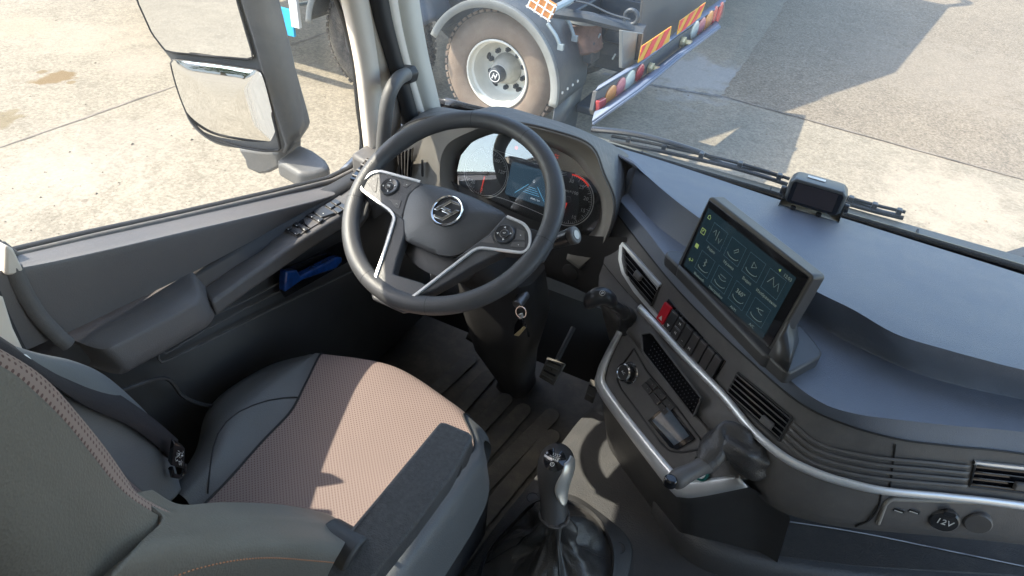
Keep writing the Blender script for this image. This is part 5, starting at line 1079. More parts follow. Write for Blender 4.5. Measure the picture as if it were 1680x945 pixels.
# emblem: ring and slanted double bar mark
ec = WP(733, 345, 0.0265)
g = G(); g.lathe(ec-WN*.004, WN, [(0.0335, 0), (0.0335, 0.0035), (0.0315, 0.006), (0.0285, 0.0045), (0.028, 0.002), (0, 0.002)], 48); em = g.obj('emblem', 'plastic_smooth', hp, ang=35)
g = G(); g.lathe(ec-WN*.004, WN, [(0.0335, 0.001), (0.0335, 0.004), (0.0315, 0.0065), (0.0288, 0.005), (0.0282, 0.002)], 48); g.obj('emblem_ring', 'chrome', em, ang=60)
def em2(pts): return [ec-WN*.002+WU*a*0.0282+WV*b*0.0282 for a, b in pts]
for poly in ([(-.92, -.30), (-.60, -.30), (-.02, .62), (.72, .62), (.55, .82), (-.18, .82)], [(-.70, -.05), (-.55, .14), (.30, .14), (.10, -.05)],
             [(.92, .30), (.60, .30), (.02, -.62), (-.72, -.62), (-.55, -.82), (.18, -.82)], [(.70, .0), (.52, -.22), (-.30, -.22), (-.10, .0)]):
    g = G(); g.prism(em2(poly), WN*0.0035); g.obj('emblem_bar', 'chrome', em, bevel=0.0008)
# column and shrouds
CO = thing('steering_column', (-0.60, 0.33, 0.0), 'black steering column shroud going down to the floor behind the wheel', 'steering column')
def rectring(c, a, b, u, v, n=24, pw=4):
    out = []
    for k in range(n):
        t = 2*math.pi*k/n; ct, st_ = math.cos(t), math.sin(t); s = (abs(ct)**pw+abs(st_)**pw)**(-1/pw); out.append(V(c)+V(u)*ct*s*a+V(v)*st_*s*b)
    return out
g = G(); a0 = WC-WN*0.03; g.grid([rectring(a0-WN*d, a, b, WU, WV) for d, a, b in ((0.0, .05, .05), (0.04, .07, .065), (0.12, .085, .07), (.22, .085, .07), (.26, .06, .05))], cu=True, caps=True); g.obj('upper_shroud', 'plastic_dark', CO, ang=60)
fl_ = P(832, 648, z=0.0)
g = G(); g.grid([rectring((-.585, .16, .60), .10, .07, (1, 0, 0), (0, 1, 0)), rectring((-.58, .20, .45), .105, .08, (1, 0, 0), (0, 1, 0)), rectring((-.595, .26, .25), .078, .07, (1, 0, 0), (0, 1, 0)), rectring((fl_.x, fl_.y+.06, 0.02), .048, .055, (1, 0, 0), (0, 1, 0)), rectring((fl_.x, fl_.y+.06, 0.0), .052, .06, (1, 0, 0), (0, 1, 0))], cu=True, caps=True); g.obj('lower_shroud', 'plastic_dark', CO, ang=60)
IS = thing('indicator_stalk', P(930, 392, y=.06), 'short black column stalk with grey ringed tip right of the wheel', 'stalk')
sa_, sb_ = P(872, 408, y=.05), P(936, 388, y=.05)
g = G(); g.tube([sa_, sa_.lerp(sb_, .6), sb_], [.011, .0135, .0165], 20); g.obj('stalk_arm', 'plastic_smooth', IS, ang=50)
d = (sb_-sa_).normalized(); g = G(); g.tube([sb_, sb_+d*.014], .0175, 24); sk = g.obj('stalk_tip', 'plastic', IS, bevel=.003, seg=2)
g = G(); g.tube([sb_+d*.0142, sb_+d*.015], .009, 20); g.obj('tip_button', 'silver_dark', sk)
text('OFF ▸', sa_.lerp(sb_, .72)+V((-.004, -.0125, .007)), d, V((0, .3, 1)), .007, 'stalk_lettering', 'white', IS)
ig = P(855, 492, y=.10)
IG = thing('ignition_key', ig, 'bunch of keys on a steel ring hanging from the ignition under the wheel', 'keys')
g = G(); g.tube([ig+V((0, .02, .004)), ig+V((.0, -.02, -.002))], .012, 16); g.obj('lock_barrel', 'silver_dark', IG, bevel=.002)
rc = P(855, 512, y=.075); g = G(); g.tube([rc+V((math.cos(t)*.0125, math.sin(t)*.003, math.sin(t)*.0135)) for t in [2*math.pi*k/24 for k in range(24)]], .0013, 6, closed=True); g.obj('key_ring', 'chrome', IG, ang=60)
g = G(); g.prism([P(a, b, y=.073) for a, b in ((851, 522), (856, 521), (859, 530), (856, 548), (848, 553), (842, 549), (844, 533))], V((0, .008, 0))); g.obj('key_fob', 'gloss', IG, bevel=.002)
g = G(); g.prism([P(a, b, y=.068) for a, b in ((859, 536), (862, 539), (851, 552), (843, 550))], V((0, .003, 0))); g.obj('key_tag', 'brass', IG, bevel=.0006)
g = G(); g.prism([P(a, b, y=.070) for a, b in ((861, 532), (864, 532), (869, 552), (866, 553))], V((0, .002, 0))); g.obj('key_blade', 'chrome', IG)
g = G(); g.prism([P(a, b, y=.071) for a, b in ((850, 516), (856, 514), (859, 522), (852, 524))], V((0, .004, 0))); g.obj('key_head', 'silver', IG, bevel=.001)
# pedals
def pedal(quad, z, label, group='floor pedals', name='pedal', slots=3, tilt=(0, .03, .05)):
    q = [P(a, b, z=z+dz) for a, b, dz in quad]; c = sum(q, V((0, 0, 0)))/len(q)
    nn = (q[1]-q[0]).cross(q[2]-q[1]).normalized(); nn = nn if nn.z > 0 else -nn
    t = thing(name, c, label, 'pedal', group); g = G(); g.prism(q, -nn*.010); pd = g.obj('pedal_pad', 'rubber_mat', t, bevel=.002)
    for k in range(slots):
        s = (k+.6)/(slots+.2); a = q[0].lerp(q[3], s).lerp(q[1].lerp(q[2], s), .12); b = q[0].lerp(q[3], s).lerp(q[1].lerp(q[2], s), .85); g = G(); g.tube([a+nn*.0008, b+nn*.0008], .003, 6); g.obj('pad_rib', 'seal' if k % 2 == 0 else 'rubber_mat', pd)
    g = G(); g.tube([c-nn*.008, c+V((0, .06, .02)), c+V((0, .14, .06))], .008, 8); g.obj('pedal_arm', 'seal', t, ang=60); return t
pedal([(770, 540, .03), (779, 545, .03), (788, 571, 0), (763, 556, 0)], .13, 'ribbed clutch pedal pad left of the steering column')
pedal([(898, 585, .04), (928, 597, .04), (908, 632, 0), (884, 618, 0)], .12, 'wide ribbed brake pedal pad right of the steering column', slots=4)
pedal([(968, 622, .05), (984, 628, .05), (972, 662, 0), (958, 655, 0)], .05, 'narrow dusty accelerator pedal beside the tunnel', slots=2)
# ================================================================== LEVERS ON THE DASH
HL = thing('brake_valve_lever', P(1030, 540, y=.13), 'short black lever with a glossy knob left of the silver vent', 'lever')
hp_ = [P(a, b, y=c) for a, b, c in ((1003, 497, .11), (1018, 508, .12), (1028, 521, .135), (1034, 545, .16))]
g = G(); g.tube(catm(hp_, 16), [.0115, .0115, .0115, .0115, .0118, .012, .013, .0145, .016, .0175, .019, .020, .022, .024, .025, .026], 20); g.obj('lever_stem', 'plastic_smooth', HL, ang=60)
g = G(); g.tube(catm([P(a, b, y=c) for a, b, c in ((963, 505, .09), (966, 499, .09), (973, 490, .09), (985, 485, .095), (997, 488, .10), (1006, 499, .112))], 18), [.003, .009, .0125, .015, .0165, .0175, .018, .0185, .019, .019, .0185, .018, .017, .0165, .015, .0135, .012, .010], 20); kn_ = g.obj('lever_knob', 'plastic_smooth', HL, ang=180)
text('Ⓟ', P(988, 486, y=.083)+V((0.0, -.004, .010)), V((1, 0, 0)), V((0, .6, .6)), .014, 'knob_symbol', 'white', kn_)
g = G(); g.tube(catm([P(a, b, y=c) for a, b, c in ((1022, 512, .13), (1033, 520, .15), (1040, 545, .17), (1034, 560, .18))], 12), .022, 14, flat=.7); g.obj('lever_gaiter', 'plastic_dark', HL, ang=60)
PB_ = thing('parking_brake_lever', P(1215, 745, z=.58), 'lever with creased leather gaiter sticking out under the wide vent', 'lever')
path = [(1250, 752, .56), (1225, 745, .575), (1203, 728, .585), (1188, 722, .582), (1174, 738, .573), (1164, 752, .566), (1155, 763, .56)]
rd = [.036, .035, .033, .031, .029, .0255, .0195]
pc = catm(PZ(path), 30); rows = []
import mathutils
for i, p in enumerate(pc):
    t = (pc[min(i+1, 29)]-pc[max(i-1, 0)]).normalized(); u = (V((0, 0, 1))-t*t.z).normalized(); w_ = t.cross(u)
    f = i/29*(len(rd)-1); k = min(int(f), len(rd)-2); r = rd[k]*(1-(f-k))+rd[k+1]*(f-k); row = []
    for j in range(48):
        a = 2*math.pi*j/48; nz = mathutils.noise.noise(V((math.cos(a)*1.6, math.sin(a)*1.6, i*.16)))*.013*math.sin(math.pi*min(1, i/26+.12))+.0035*math.sin(3*a+i*.42)*math.sin(math.pi*i/29)
        row.append(p+(u*math.cos(a)+w_*math.sin(a))*(r+nz))
    rows.append(row)
g = G(); g.grid(rows, cu=True); g.obj('leather_gaiter', 'leather_black', PB_, ang=180)
hpth = catm(PZ([(1158, 761, .562), (1140, 771, .558), (1120, 781, .553), (1108, 788, .55), (1102, 791, .549)]), 18)
g = G(); g.tube(hpth, [.0185, .0172, .016, .0155, .015, .0148, .0148, .015, .0152, .0155, .016, .0165, .017, .0175, .0175, .017, .0155, .011], 22); g.obj('lever_handle', 'plastic', PB_, ang=180)
ca = P(1103, 787, z=.556); g = G(); g.tube([ca+V((-.002, -.004, -.012)), ca+V((-.002, -.006, .010))], .0095, 18, flat=1.2); g.obj('handle_badge', 'gloss', PB_, bevel=.003)
cg = RPp(1152, 774, 0.004); g = G(); g.lathe(cg, rn, [(.017, 0), (.017, .005), (.0135, .007), (.0125, .004), (0, .004)], 32); MAT['teal'] = M('teal ring', (.02, .16, .15), .3); lt = g.obj('cigar_lighter', 'teal', rp, ang=40)
g = G(); g.lathe(cg, rn, [(.0125, .0045), (.012, .0065), (0, .0065)], 32); g.obj('lighter_cap', 'silver', lt, ang=40)
# ================================================================== TABLET SCREEN ON THE DASH
SB0 = P(1117, 436, z=.757); SB1 = P(1259, 569, z=.757); STL = V((-.168, .17, .90))
sn = (SB1-SB0).cross(STL-SB0).normalized(); sn = sn if sn.y < 0 else -sn
su = (SB1-SB0).normalized(); sv_ = sn.cross(su); sv_ = sv_ if sv_.z > 0 else -sv_
TS = thing('touch_screen', (SB0+SB1)/2, 'landscape touch screen tablet showing a menu on the dashboard', 'touch screen')
def SPp(px, py, off=0.0): return P(px, py, pl=(SB0+sn*off, sn))
fr = [SPp(*p, .0) for p in ((1163, 324), (1169, 323), (1332, 451), (1334, 458), (1262, 583), (1255, 583), (1112, 440), (1112, 432))]
MAT['screen_case'] = M('screen casing', (.060, .059, .060), .4, bump=.2, bscale=900, var=.05)
g = G(); g.prism(fr, -sn*.030); sc_ = g.obj('screen_casing', 'screen_case', TS, bevel=.003, seg=3)
MAT['screen_glass'] = M('black glass', (.012, .012, .014), .06, var=.02, coat=.6)
g = G(); g.prism([SPp(*p, .0004) for p in ((1164, 328), (1328, 455), (1259, 575), (1116, 437))], sn*.0012); sg = g.obj('screen_glass', 'screen_glass', TS, bevel=.0006)
MAT['display'] = M('dim blue display', (.012, .024, .034), .10, var=.15, vscale=6, coat=.4, emit=(.09, .19, .25), estr=.018)
dq = [SPp(*p, .0018) for p in ((1163, 344), (1310, 459), (1250, 563), (1122, 434))]; dq[0] = SPp(1164, 341, .0018)
dq = [SB0+su*.004+sv_*.005+sn*.0018, SB0+su*.0, ]
W2 = (SB1-SB0).length; H2 = .1445
def SC(u, v, o=.002): return SB0+su*(u*W2)+sv_*(v*H2)+sn*o
g = G(); g.prism([SC(.03, .045, .0017), SC(.945, .045, .0017), SC(.945, .935, .0017), SC(.03, .935, .0017)], sn*.0003); dp = g.obj('display', 'display', sg)
MAT['ui'] = M('screen icons', (.13, .16, .14), .5, emit=(.62, .72, .62), estr=.03)
MAT['ui_tile'] = M('screen tile edge', (.03, .06, .07), .5, emit=(.25, .38, .45), estr=.04)
MAT['ui_green'] = M('screen green icons', (.30, .40, .10), .5, emit=(.62, .78, .25), estr=.05)
names = [['Радио', 'Музыка', 'Видео', 'Изображение'], ['Bluetooth', 'Настройки', 'AVM', 'A/C']]
ui = G(); tg = G()
def ln(G_, p, r=.0005): G_.tube([SC(a, b, .0024) for a, b in p], r, 4)
for r_ in range(2):
    for c_ in range(4):
        u0 = .14+c_*.20; v0 = .56-r_*.42; u1 = u0+.155; v1 = v0+.27
        ln(tg, [(u0, v0), (u1, v0), (u1, v1), (u0, v1), (u0, v0)], .00035)
        text(names[r_][c_], SC((u0+u1)/2, v0-.065, .0022), su, sv_, .0075, 'menu_word', 'ui', dp, th=.0002)
        uc = (u0+u1)/2; vc = (v0+v1)/2
        if (r_, c_) != (1, 2) and (r_, c_) not in ((0, 0), (0, 3)): ln(ui, [(uc+.055*math.cos(t), vc-.06+.035*math.sin(t)) for t in [math.pi+math.pi*k/10 for k in range(11)]])
        if (r_, c_) == (0, 0): ln(ui, [(uc-.05, vc+.02), (uc-.03, vc+.07), (uc-.02, vc+.0)]); ln(ui, [(uc, vc+.08), (uc, vc-.05)]); ln(ui, [(uc+.02, vc), (uc+.035, vc-.06), (uc+.05, vc+.02)])
        elif (r_, c_) == (0, 1): ln(ui, [(uc-.01, vc), (uc+.02, vc+.06), (uc+.03, vc+.03), (uc, vc-.02)])
        elif (r_, c_) == (0, 2): ln(ui, [(uc-.015, vc-.02), (uc-.015, vc+.06), (uc+.025, vc+.02), (uc-.015, vc-.02)])
        elif (r_, c_) == (0, 3): ln(ui, [(uc-.05, vc-.03), (uc-.02, vc+.07), (uc, vc), (uc+.015, vc-.03), (uc+.035, vc+.05), (uc+.055, vc-.04)])
        elif (r_, c_) == (1, 0): ln(ui, [(uc-.01, vc+.07), (uc+.012, vc+.045), (uc-.012, vc+.02), (uc+.012, vc-.005), (uc-.01, vc-.03)]); ln(ui, [(uc, vc+.075), (uc, vc-.035)])
        elif (r_, c_) == (1, 1): ln(ui, [(uc-.04, vc+.02), (uc-.02, vc+.0), (uc, vc-.006), (uc+.02, vc), (uc+.04, vc+.02)]); ln(ui, [(uc-.03, vc+.05), (uc+.03, vc+.05)])
        elif (r_, c_) == (1, 2): text('360°', SC(uc, vc+.03, .0022), su, sv_, .012, 'menu_icon', 'ui', dp, th=.0002); ln(ui, [(uc+.055*math.cos(t), vc-.04+.045*math.sin(t)) for t in [math.pi+math.pi*k/10 for k in range(11)]])
        else: ln(ui, [(uc-.02, vc+.05), (uc+.0, vc+.01), (uc+.035, vc+.0)]); ln(ui, [(uc-.03, vc+.03), (uc+.03, vc+.06)])
ui.obj('menu_icons', 'ui', dp); tg.obj('tile_edges', 'ui_tile', dp)
for v_, s in ((.84, '⌂'), (.63, 'ᛒ'), (.40, '■'), (.18, '↩')): text(s, SC(.075, v_, .0022), su, sv_, .012, 'menu_icon', 'ui_green', dp, th=.0002)
text('12:03', SC(.89, .87, .0022), su, sv_, .0085, 'clock', 'ui', dp, th=.0002); text('◀', SC(.81, .88, .0022), su, sv_, .006, 'menu_icon', 'ui_green', dp, th=.0002)
text('▬▬', SC(.53, -.018, .0018), su, sv_, .004, 'screen_marking', 'silver_dark', sg, th=.0002)
# flared feet of the screen
def foot(poly, name, mat='screen_case', h=.012):
    g = G(); q = [P(a, b, z=.757+c) for a, b, c in poly]; g.prism([p for p in q], V((0, 0, -h))); return g.obj(name, mat, TS, bevel=.005, seg=3)
foot([(1256, 580, .0), (1290, 611, .0), (1299, 611, 0), (1346, 585, .0), (1350, 577, .0), (1338, 560, 0.0), (1312, 530, .0)], 'screen_foot', h=.028)
tri = [P(1259, 576, z=.757), P(1292, 608, z=.757), P(1312, 535, z=.757)]
# right web rising from the foot to the casing side
g = G(); w0 = [P(1262, 583, z=.757), P(1292, 610, z=.758), P(1308, 560, z=.757)]; tp = [SPp(1300, 512, -.004), SPp(1300, 512, -.012), SPp(1303, 508, -.028)]
g.grid([w0, [a.lerp(b, .25).lerp(tp[0], .05) for a, b in zip(w0, tp)], [a.lerp(b, .6) for a, b in zip([w0[0], w0[0].lerp(w0[1], .4), w0[2]], tp)], tp]); g.obj('screen_web', 'screen_case', TS, ang=180, solid=.006, off=0)
foot([(1114, 438, 0), (1094, 419, 0), (1093, 412, 0), (1100, 409, 0), (1118, 412, 0), (1135, 405, 0)], 'screen_foot', h=.028)
foot([(1112, 436, .001), (1255, 583, .001), (1275, 590, .001), (1320, 545, 0), (1150, 400, 0), (1120, 420, 0)], 'screen_plinth', h=.028)
# ================================================================== MONITOR ON THE DASH TOP
MO = thing('driver_monitor', P(1325, 352, z=.77), 'boxy grey monitor clamped in a bracket on the dash top', 'monitor')
y0 = P(1325, 352, z=.775).y+.012
mc = P(1337, 324, y=y0+.0); mu = V((1, -0.02, 0)).normalized(); mn = V((0, -.985, .15)).normalized(); mv = mn.cross(mu); mv = mv if mv.z > 0 else -mv
Wm = (P(1384, 330, y=y0)-P(1290, 311, y=y0)).length; Hm = (P(1342, 305, y=y0)-P(1331, 343, y=y0)).length*1.0
def oct_(w_, h, c, o):
    k = .16
    return [mc+mu*a*w_+mv*b*h+mn*o for a, b in ((-.5+k*.5, .5), (.5-k*.5, .5), (.5, .5-k), (.5, -.5+k), (.5-k*.5, -.5), (-.5+k*.5, -.5), (-.5, -.5+k), (-.5, .5-k))]
g = G(); g.grid([[q+mv*.004 for q in oct_(Wm*.86, Hm*.80, 0, -.072)], [q+mv*.003 for q in oct_(Wm*1.0, Hm*.98, 0, -.052)], oct_(Wm*1.04, Hm*1.04, 0, -.012), oct_(Wm*.98, Hm*.98, 0, .0)], cu=True, caps=True); mb = g.obj('monitor_body', 'monitor', MO, bevel=.0025, seg=2, ang=30)
g = G(); g.prism(rrect(mc+mn*.0002-mv*.002, mu, mv, Wm*.90, Hm*.86, .006), mn*.0012); mf = g.obj('monitor_front', 'gloss', MO, bevel=.0005)
MAT['mon_glass'] = M('purple grey filter glass', (.045, .038, .043), .25, var=.05)
g = G(); g.prism([mc+mn*.0015+mu*a*Wm+mv*b*Hm for a, b in ((-.37, -.36), (.36, -.36), (.36, .36), (-.37, .36))], mn*.0006); g.obj('monitor_glass', 'mon_glass', MO)
g = G(); c = mc+mv*(Hm*.525+.0015)-mn*.034-mu*.010; g.box(c, (.038, .014, .0012), Matrix((mu, -mn, mv)).transposed()); g.obj('sticker', 'white', MO)
for s in (-1, 1):
    g = G(); c = mc+mu*s*Wm*.52-mv*Hm*.18-mn*.022; g.tube([c, c+mu*s*.012], .010, 12); g.obj('clamp_knob', 'plastic_smooth', MO, bevel=.002)
bl_, br_ = P(1277, 341, z=.771), P(1374, 367, z=.771); bu = (br_-bl_).normalized()
MAT['polished'] = M('polished steel bracket', (.80, .76, .66), .30, metal=.35)
g = G(); g.grid([[bl_, br_], [bl_+V((0, .030, 0)), br_+V((0, .030, 0))]]); g.grid([[bl_+V((0, .030, 0)), br_+V((0, .030, 0))], [bl_+V((0, .034, .006)), br_+V((0, .034, .006))]]); g.obj('bracket_plate', 'polished', MO, solid=.002, off=1)
for s, q in ((-1, bl_), (1, br_)):
    g = G(); g.prism([q, q+V((0, .035, 0)), mc+mu*s*Wm*.53-mv*Hm*.15-mn*.035, mc+mu*s*Wm*.53-mv*Hm*.15-mn*.010], mu*s*.0018); g.obj('bracket_arm', 'plastic_smooth', MO)
for px, py in ((1300, 343), (1342, 354)):
    c = P(px, py, z=.774); g = G(); g.tube([c, c+V((0, 0, .007))], .006, 6); g.obj('bolt', 'seal', MO)
g = G(); g.tube([bl_+V((0, -.0005, .001)), br_+V((0, -.0005, .001))], .0012, 5); g.obj('bracket_edge', 'brass', MO)
# ================================================================== DRIVER SEAT
def loft2(ctrl, nu, nv):
    """Catmull-Rom in both directions by control index"""
    def cr(l, n):
        m = len(l); out = []
        for k in range(n):
            t = k/(n-1)*(m-1); i = min(int(t), m-2); f = t-i; b, c = l[i], l[i+1]
            a = l[i-1] if i > 0 else b*2-c; d = l[i+2] if i+2 < m else c*2-b
            out.append(0.5*((2*b)+(c-a)*f+(2*a-5*b+4*c-d)*f*f+(3*b-a-3*c+d)*f**3))
        return out
    R = [cr([V(p) for p in r], nu) for r in ctrl]; cols = [cr([r[j] for r in R], nv) for j in range(nu)]
    return [[cols[j][i] for j in range(nu)] for i in range(nv)]
DS = thing('driver_seat', (-.62, -.4, 0), 'driver seat with brown perforated cushion and grey leather bolsters', 'seat')
def Z(a, b, z): return P(a, b, z=z)
fr0 = [Z(500, 583, .445), Z(512, 583, .462), Z(516, 583, .466), Z(524, 584, .468), Z(640, 603, .465), Z(735, 662, .462), Z(768, 690, .458), Z(786, 708, .448), Z(794, 728, .42)]
ctrl = [
 [Z(262, 835, .34), Z(278, 812, .43), Z(296, 812, .462), Z(318, 845, .452), V((-.60, -.70, .45)), V((-.455, -.66, .455)), V((-.42, -.66, .475)), V((-.385, -.66, .45)), V((-.37, -.66, .33))],
 [Z(318, 745, .37), Z(327, 733, .452), Z(350, 748, .480), Z(374, 788, .460), V((-.62, -.54, .458)), V((-.455, -.52, .46)), V((-.42, -.52, .478)), V((-.382, -.52, .455)), V((-.366, -.52, .33))],
 [Z(337, 680, .38), Z(345, 676, .462), Z(378, 690, .492), Z(428, 727, .466), V((-.635, -.42, .466)), V((-.452, -.40, .465)), V((-.418, -.40, .480)), V((-.380, -.40, .458)), V((-.365, -.40, .33))],
 [Z(372, 640, .39), Z(383, 638, .464), Z(425, 645, .492), Z(476, 676, .470), V((-.65, -.31, .472)), V((-.447, -.30, .468)), V((-.415, -.30, .478)), V((-.382, -.30, .458)), V((-.366, -.30, .34))],
 [Z(440, 600, .41), Z(450, 603, .466), Z(475, 607, .480), Z(500, 632, .472), V((-.66, -.215, .474)), V((-.44, -.235, .466)), V((-.415, -.24, .470)), V((-.388, -.245, .455)), V((-.372, -.25, .38))],
 fr0,
 [p+V(((p.x+.62)*.03, .020, -.022)) for p in fr0], [p+V(((p.x+.62)*.03, .020, -.06)) for p in fr0], [p+V((0, .0, -.11)) for p in fr0]]
grid = loft2(ctrl, 97, 90)     # 12 steps per control column
def sub(j0, j1, name, mat, lift=0, **k):
    g = G(); g.grid([r[j0:j1+1] for r in grid]); return g.obj(name, mat, DS, ang=180, **k)
m = M('brown perforated fabric', (.265, .203, .182), .72, var=.06, vscale=6)
nt = m.node_tree; b = nt.nodes['Principled BSDF']; L = nt.links.new
tc = tex_coord(nt); mp = nt.nodes.new('ShaderNodeVectorMath'); mp.operation = 'SCALE'; mp.inputs['Scale'].default_value = 1/.0052; L(tc, mp.inputs[0])
mpr = nt.nodes.new('ShaderNodeMapping'); mpr.inputs['Rotation'].default_value = (0, 0, math.radians(45)); L(mp.outputs[0], mpr.inputs[0])
sp = nt.nodes.new('ShaderNodeSeparateXYZ'); L(mpr.outputs[0], sp.inputs[0])
def mth(op, a, b_=None):
    n_ = nt.nodes.new('ShaderNodeMath'); n_.operation = op
    for i, q in enumerate((a, b_)):
        if q is None: continue
        if isinstance(q, (int, float)): n_.inputs[i].default_value = q
        else: L(q, n_.inputs[i])
    return n_.outputs[0]
fx_ = mth('SUBTRACT', mth('FRACT', sp.outputs[0]), .5); fy_ = mth('SUBTRACT', mth('FRACT', sp.outputs[1]), .5)
dd = mth('SQRT', mth('ADD', mth('MULTIPLY', fx_, fx_), mth('MULTIPLY', fy_, fy_))); hole = mth('LESS_THAN', dd, .23)
old = b.inputs['Base Color'].links[0].from_socket
mx = nt.nodes.new('ShaderNodeMix'); mx.data_type = 'RGBA'; L(hole, mx.inputs['Factor']); L(old, mx.inputs['A']); mx.inputs['B'].default_value = (.10, .055, .05, 1); L(mx.outputs['Result'], b.inputs['Base Color'])
bp = nt.nodes.new('ShaderNodeBump'); bp.inputs['Strength'].default_value = .5; bp.inputs['Distance'].default_value = .0008; L(mth('SUBTRACT', 1, hole), bp.inputs['Height']); L(bp.outputs[0], b.inputs['Normal'])
MAT['perf'] = m
m2_ = m.copy(); m2_.name = 'brown perforated fabric upright'; [n_ for n_ in m2_.node_tree.nodes if n_.type == 'MAPPING'][0].inputs['Rotation'].default_value = (math.radians(90), 0, math.radians(90)); MAT['perf_up'] = m2_
sub(36, 68, 'cushion_fabric', 'perf'); sub(0, 36, 'cushion_bolster', 'leather_seat'); sub(68, 96, 'cushion_bolster', 'leather_seat')
cu_ = [o for o in DS.children if o.name.startswith('cushion_fabric')][0]
for j in (36, 68):
    g = G(); g.tube([r[j]+V((0, 0, .0012)) for r in grid[2:76]], .0022, 6); g.obj('piping', 'piping', cu_, ang=180)
cr_ = [Z(a, b, .492) for a, b in ((342, 808), (346, 765), (354, 722), (376, 688), (410, 662), (450, 652), (488, 652))]
gv = G(); gv.grid(grid); gbv = bvh_of(gv)
g = G(); g.tube([ON(gbv, *p, .0006)[0] for p in ((341, 810), (343, 785), (346, 760), (350, 735), (358, 712), (372, 692), (392, 676), (415, 665), (440, 657), (465, 653), (488, 652))], .0014, 6); g.obj('bolster_seam', 'piping', cu_, ang=180)
# seat base
g = G(); g.prism([(-.86, -.68, .12), (-.40, -.68, .12), (-.39, -.20, .12), (-.46, -.13, .12), (-.80, -.14, .12), (-.86, -.22, .12)], V((0, 0, .23))); g.obj('seat_base', 'plastic_dark', DS, bevel=.03, seg=3)
g = G(); g.prism([(-.80, -.62, 0), (-.46, -.62, 0), (-.46, -.24, 0), (-.80, -.24, 0)], V((0, 0, .13))); g.obj('seat_pedestal', 'seal', DS, bevel=.01)
# backrest: centre, far bolster, near bolster, outer flank
def X(a, b, x): return P(a, b, x=x)
e_out = [(-90, 540), (10, 590), (75, 633), (125, 688), (170, 743), (205, 793), (222, 818), (275, 846)]
e_in = [(-110, 555), (-2, 610), (36, 639), (90, 690), (135, 744), (176, 794), (214, 826), (271, 861)]
XN = -.45
r_front = [X(a, b, XN-.02)+V((-.045, .0, -.055)) for a, b in e_out]
r_eo = [X(a, b, XN-.015) for a, b in e_out]; r_ei = [X(a, b, XN+.012) for a, b in e_in]
fl2 = [X(a, b, -.415) for a, b in ((-160, 640), (-60, 690), (0, 730), (50, 775), (95, 820), (135, 865), (170, 895), (235, 905))]
fl3 = [X(a, b, -.40) for a, b in ((-200, 800), (-110, 830), (-50, 850), (0, 880), (40, 920), (80, 960), (110, 990), (190, 950))]
fl4 = [X(a, b, -.41) for a, b in ((-300, 1000), (-220, 1010), (-150, 1020), (-90, 1030), (-40, 1040), (0, 1060), (60, 1070), (150, 1010))]
gb = loft2([r_ei, fl2, fl3, fl4], 60, 40)
g = G(); g.grid(gb); g.obj('backrest_flank', 'leather_back', DS, ang=180, solid=.012, off=0)
g = G(); g.grid(loft2([r_ei, [a.lerp(b, .5)+V((.004, .002, .006)) for a, b in zip(r_ei, r_eo)], r_eo, r_front], 60, 14)); g.obj('backrest_edge', 'perf_up', DS, ang=180, solid=.004, off=0)
def stitches(pts, n, off, mat='thread', r=.0009, name='stitching', parent=None):
    g = G(); q = catm(pts, n*2)
    for i in range(0, n*2-1, 2):
        a, b = q[i]+off, q[i+1]+off; g.tube([a, b], r, 4)
    return g.obj(name, mat, parent or DS)
fk = [o for o in DS.children if o.name.startswith('backrest_flank')][0]
stitches([p for p in r_ei], 90, V((.0025, -.001, .0015)), parent=fk)
g = G(); g.tube(catm([p+V((.003, -.002, -.002)) for p in gb[3]], 50), .0012, 5); g.obj('flank_seam', 'piping', fk, ang=180)
stitches(gb[2], 90, V((.0032, -.0015, .000)), parent=fk, r=.0007)
# back centre surface (front of the backrest) joining to the far bolster
ridge = [X(a, b, -.86) for a, b in ((-60, 560), (35, 590), (105, 597), (160, 617), (213, 660), (243, 694), (268, 748), (279, 806))]
inner = [X(a, b, -.785) for a, b in ((-120, 585), (-40, 610), (40, 655), (100, 700), (160, 750), (200, 785), (236, 815), (262, 838))]
outer_ = [p+V((-.035, -.055, -.03)) for p in ridge]
cen_ = [a.lerp(b, .5)+V((0, -.07, -.07)) for a, b in zip(inner, r_front)]
g = G(); g.grid(loft2([inner, cen_, r_front], 60, 24)); g.obj('backrest_centre', 'perf_up', DS, ang=180, solid=.01, off=0)
mid_ = [a.lerp(b, .5)+V((.012, .022, .010)) for a, b in zip(inner, ridge)]
gfb = loft2([inner, mid_, ridge, outer_, [p+V((.05, -.12, -.06)) for p in outer_]], 60, 40); G_ = G(); G_.grid(gfb); fb = G_.obj('backrest_bolster', 'leather_seat', DS, ang=180, solid=.006, off=0); fbb = bvh_of(G_)
g = G(); g.tube([ON(fbb, a, b, .0006)[0] for a, b in ((222, 720), (230, 742), (236, 765), (238, 790), (236, 812))], .0014, 6); g.obj('bolster_seam', 'piping', fb, ang=180)
